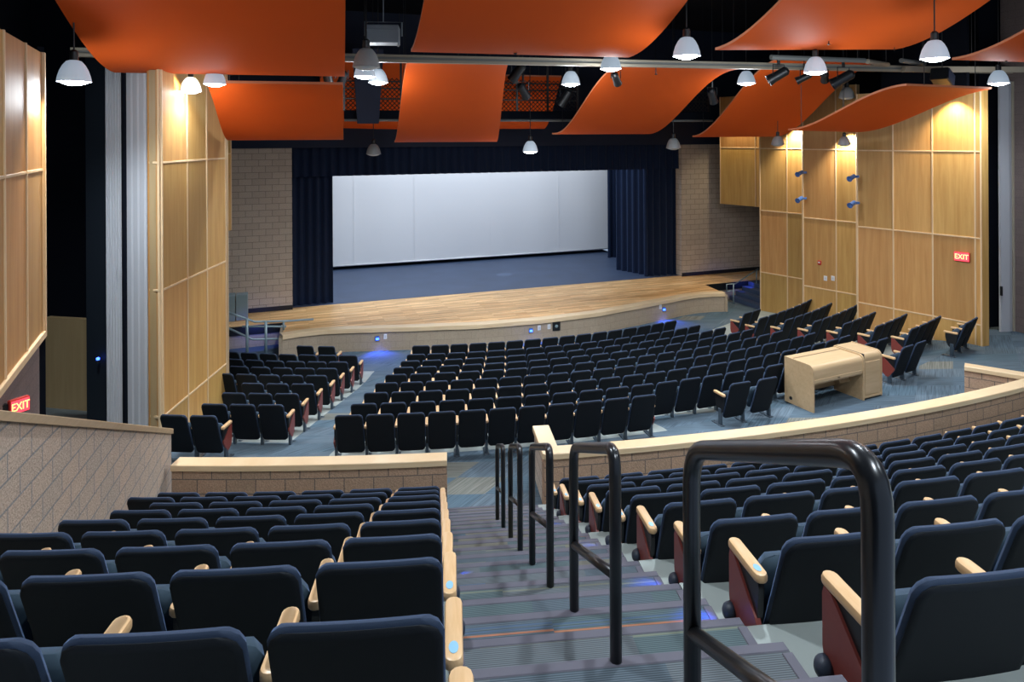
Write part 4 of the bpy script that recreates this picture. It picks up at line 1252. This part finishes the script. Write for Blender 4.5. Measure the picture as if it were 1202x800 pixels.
# ------------------------------------------------------------------ signs and small wall devices
def text_mesh(s, size, depth):
    cu = bpy.data.curves.new('txt', 'FONT'); cu.body = s; cu.size = size; cu.extrude = depth; cu.align_x = 'CENTER'; cu.align_y = 'CENTER'
    o = bpy.data.objects.new('txt', cu); COL.objects.link(o)
    bpy.context.view_layer.update()
    me = bpy.data.meshes.new_from_object(o.evaluated_get(bpy.context.evaluated_depsgraph_get()))
    bpy.data.objects.remove(o); bpy.data.curves.remove(cu)
    return me
def exit_sign(p, nrm, label, w=.36, h=.23):
    t = thing('exit_sign', label, 'sign', p)
    q = Vector(nrm).to_track_quat('-Y', 'Z').to_matrix().to_4x4()
    t.rotation_euler = q.to_euler()
    MB().rbox(-w/2, w/2, -.03, .03, -h/2, h/2, .01).build('housing', M['redplastic'], t)
    MB().rbox(-w/2 + .012, w/2 - .012, -.034, -.029, -h/2 + .012, h/2 - .012, .004).build('face', M['exit'], t)
    me = text_mesh('EXIT', .17, .002); me.materials.clear(); me.materials.append(M['exitletter'])
    o = inst(me, 'lettering', t, (0, -.037, -.003)); o.rotation_euler = (PI / 2, 0, 0); o.scale = (.92 * w / .36, 1.05 * h / .24, 1)
    return t
nR = Vector((-math.cos(math.radians(17.3)), -math.sin(math.radians(17.3)), 0))
s = .42; p = rs1 + dR * s
exit_sign(Vector((p.x, p.y, EYE - 3.09)) + nR * .045, nR, 'red lit EXIT sign on the right maple wall', .36, .24)
p = at(22, 475.5, 7.55)
es = exit_sign(p, Vector((.70, -.71, 0)), 'red lit EXIT sign low on the far left block wall', .21, .165)
MB().box(-.16, -.105, .0, .14, -.06, .05).build('bracket', M['black'], es)
# wall devices on the second right section
def on_seg(s0, s, z, off=.014): q = s0 + dR * s; return Vector((q.x, q.y, z)) + nR * off
rz = math.atan2(nR.x, -nR.y)
for sx, z, lb in ((.98, EYE - (328 - 161) * 21.2 / 801, 'left of two white switch plates on the right wood wall'), (.74, EYE - (329 - 161) * 20.9 / 801, 'right of two white switch plates on the right wood wall')):
    t = thing('switch_plate', lb, 'switch', on_seg(rs2, sx, z), rz)
    MB().rbox(-.055, .055, -.012, .0, -.075, .075, .004).build('plate', M['white'], t)
    MB().rbox(-.018, .018, -.018, -.012, -.035, .035, .003).build('rocker', M['gray'], t)
t = thing('fire_strobe', 'small red fire alarm on the right wood wall', 'alarm', on_seg(rs2, 1.17, EYE - (309 - 161) * 21.4 / 801), rz)
MB().rbox(-.06, .06, -.03, .0, -.07, .07, .01).build('body', M['redplastic'], t)
MB().rbox(-.03, .03, -.045, -.03, -.02, .03, .006).build('lens', M['white'], t)
for px, py, D, lb in ((939, 203, 21.7, 'upper left of four blue wall spotlights on the right wall'), (939, 233.5, 21.7, 'lower left of four blue wall spotlights on the right wall'),
                      (1000, 208, 19.5, 'upper right of four blue wall spotlights on the right wall'), (1000.5, 239, 19.5, 'lower right of four blue wall spotlights on the right wall')):
    p = at(px, py, D); t = thing('wall_spotlight', lb, 'spotlight', p, 0, 'blue wall spotlights')
    q = Vector((-.85, -.3, -.25)).to_track_quat('-Z', 'Y').to_matrix().to_4x4()
    MB().lathe([(.05, .14), (.065, .10), (.065, -.10), (.085, -.16), (.07, -.16), (0, -.13)], 14, X=q).build('body', M['bluefix'], t, 40)
    MB().rbox(.05, .26, -.02, .02, -.02, .05, .006).build('bracket', M['bluefix'], t)
p = at(115, 421, 12.5); t = thing('indicator_light', 'tiny blue indicator light on the black pilaster at left', 'light', p)
MB().lathe([(.025, -.02), (.032, .01), (.02, .025), (0, .025)], 12).build('lens', M['blueled'], t)
MB().lathe([(.02, -.07), (.014, -.02)], 10).build('base', M['black'], t)

# ------------------------------------------------------------------ lighting
def area(name, loc, aim, energy, col, sx, sy):
    l = bpy.data.lights.new(name, 'AREA'); l.energy = energy; l.color = col; l.shape = 'RECTANGLE'; l.size = sx; l.size_y = sy
    o = bpy.data.objects.new(name, l); COL.objects.link(o); o.location = loc
    o.rotation_euler = Vector(aim).to_track_quat('-Z', 'Y').to_euler(); return o
area('cyc_border_light', (8.0, 27.6, 7.4), (0, .62, -.78), 430, (.86, .93, 1.), 13, .5)
area('stage_border_light', (8.0, 25.2, 7.6), (0, .12, -1), 480, (.66, .80, 1.), 12, .6)
warm = (1., .80, .50)
def washer(p, nrm2, e, col=warm, size=95):
    spot('wall_washer', p, e, col, size, .8, (nrm2[0] * -.12, nrm2[1] * -.12, -1), .04)
q = rs1 + dR * .55; washer((q.x + nR.x * .35, q.y + nR.y * .35, 6.45), nR, 420)
q = rs2 + dR * .15; washer((q.x + nR.x * .30, q.y + nR.y * .30, 5.6), nR, 620, (1., .93, .78))
q = rs3 + dR * .15; washer((q.x + nR.x * .30, q.y + nR.y * .30, 5.8), nR, 620, (1., .90, .70))
q = rs4 + dR * .8; washer((q.x + nR.x * .5, q.y + nR.y * .5, 6.6), nR, 260)
nL = Vector((math.cos(math.radians(18)), -math.sin(math.radians(18)), 0))
q = ls1 + dL * .45; washer((q.x + nL.x * .35, q.y + nL.y * .35, 6.7), nL, 450)
q = ow0.lerp(ow1, .93); washer((q.x + .35, q.y, 6.3), Vector((1, 0, 0)), 220)
p = at(592, 322, 27.8); spot('stage_pin_light', (p.x, p.y, 7.9), 1800, (.8, .9, 1.), 5, .3, rad=.02)
blue = (.05, .12, 1.)
for x in (2.95, 7.45, 12.6):
    p = on_front(x); spot('step_glow', (p.x, p.y - .12, -.48), 60, blue, 120, .6, (0, -.55, -.8), .03)
spot('steps_glow', (17.2, 21.3, -.1), 14, blue, 110, .6, (-.1, .8, -.6), .04)
spot('steps_glow', (-.4, 21.2, -.2), 16, blue, 110, .6, (.0, .8, -.5), .04)
for k in (1, 2, 4, 6):
    R = upfoot(k); a = line_phi(R, 1.36); p = pol(C1, R + .10, a); q = p - LD * .03
    spot('aisle_glow', (q.x, q.y, upfloor(k) + .30), 5., blue, 70, .5, (-LD.x * .5, -LD.y * .5, -.9), .02)
for k in (0, 3):
    R = upfoot(k); a = line_phi(R, .12); p = pol(C1, R + .10, a)
    spot('aisle_glow', (p.x + .03, p.y, upfloor(k) + .22), 3., blue, 70, .5, (.5, 0, -.9), .02)

w = bpy.data.worlds.new('world'); SC.world = w; w.use_nodes = True
bg = w.node_tree.nodes['Background']; bg.inputs[0].default_value = (.55, .72, 1., 1); bg.inputs[1].default_value = .5
SC.view_settings.view_transform = 'Standard'; SC.view_settings.look = 'None'
SC.view_settings.exposure = 0.; SC.view_settings.gamma = 1.; SC.view_settings.use_curve_mapping = False
SC.cycles.use_denoising = True
SC.cycles.max_bounces = 5; SC.cycles.diffuse_bounces = 3; SC.cycles.glossy_bounces = 2
SC.cycles.sample_clamp_indirect = 4.
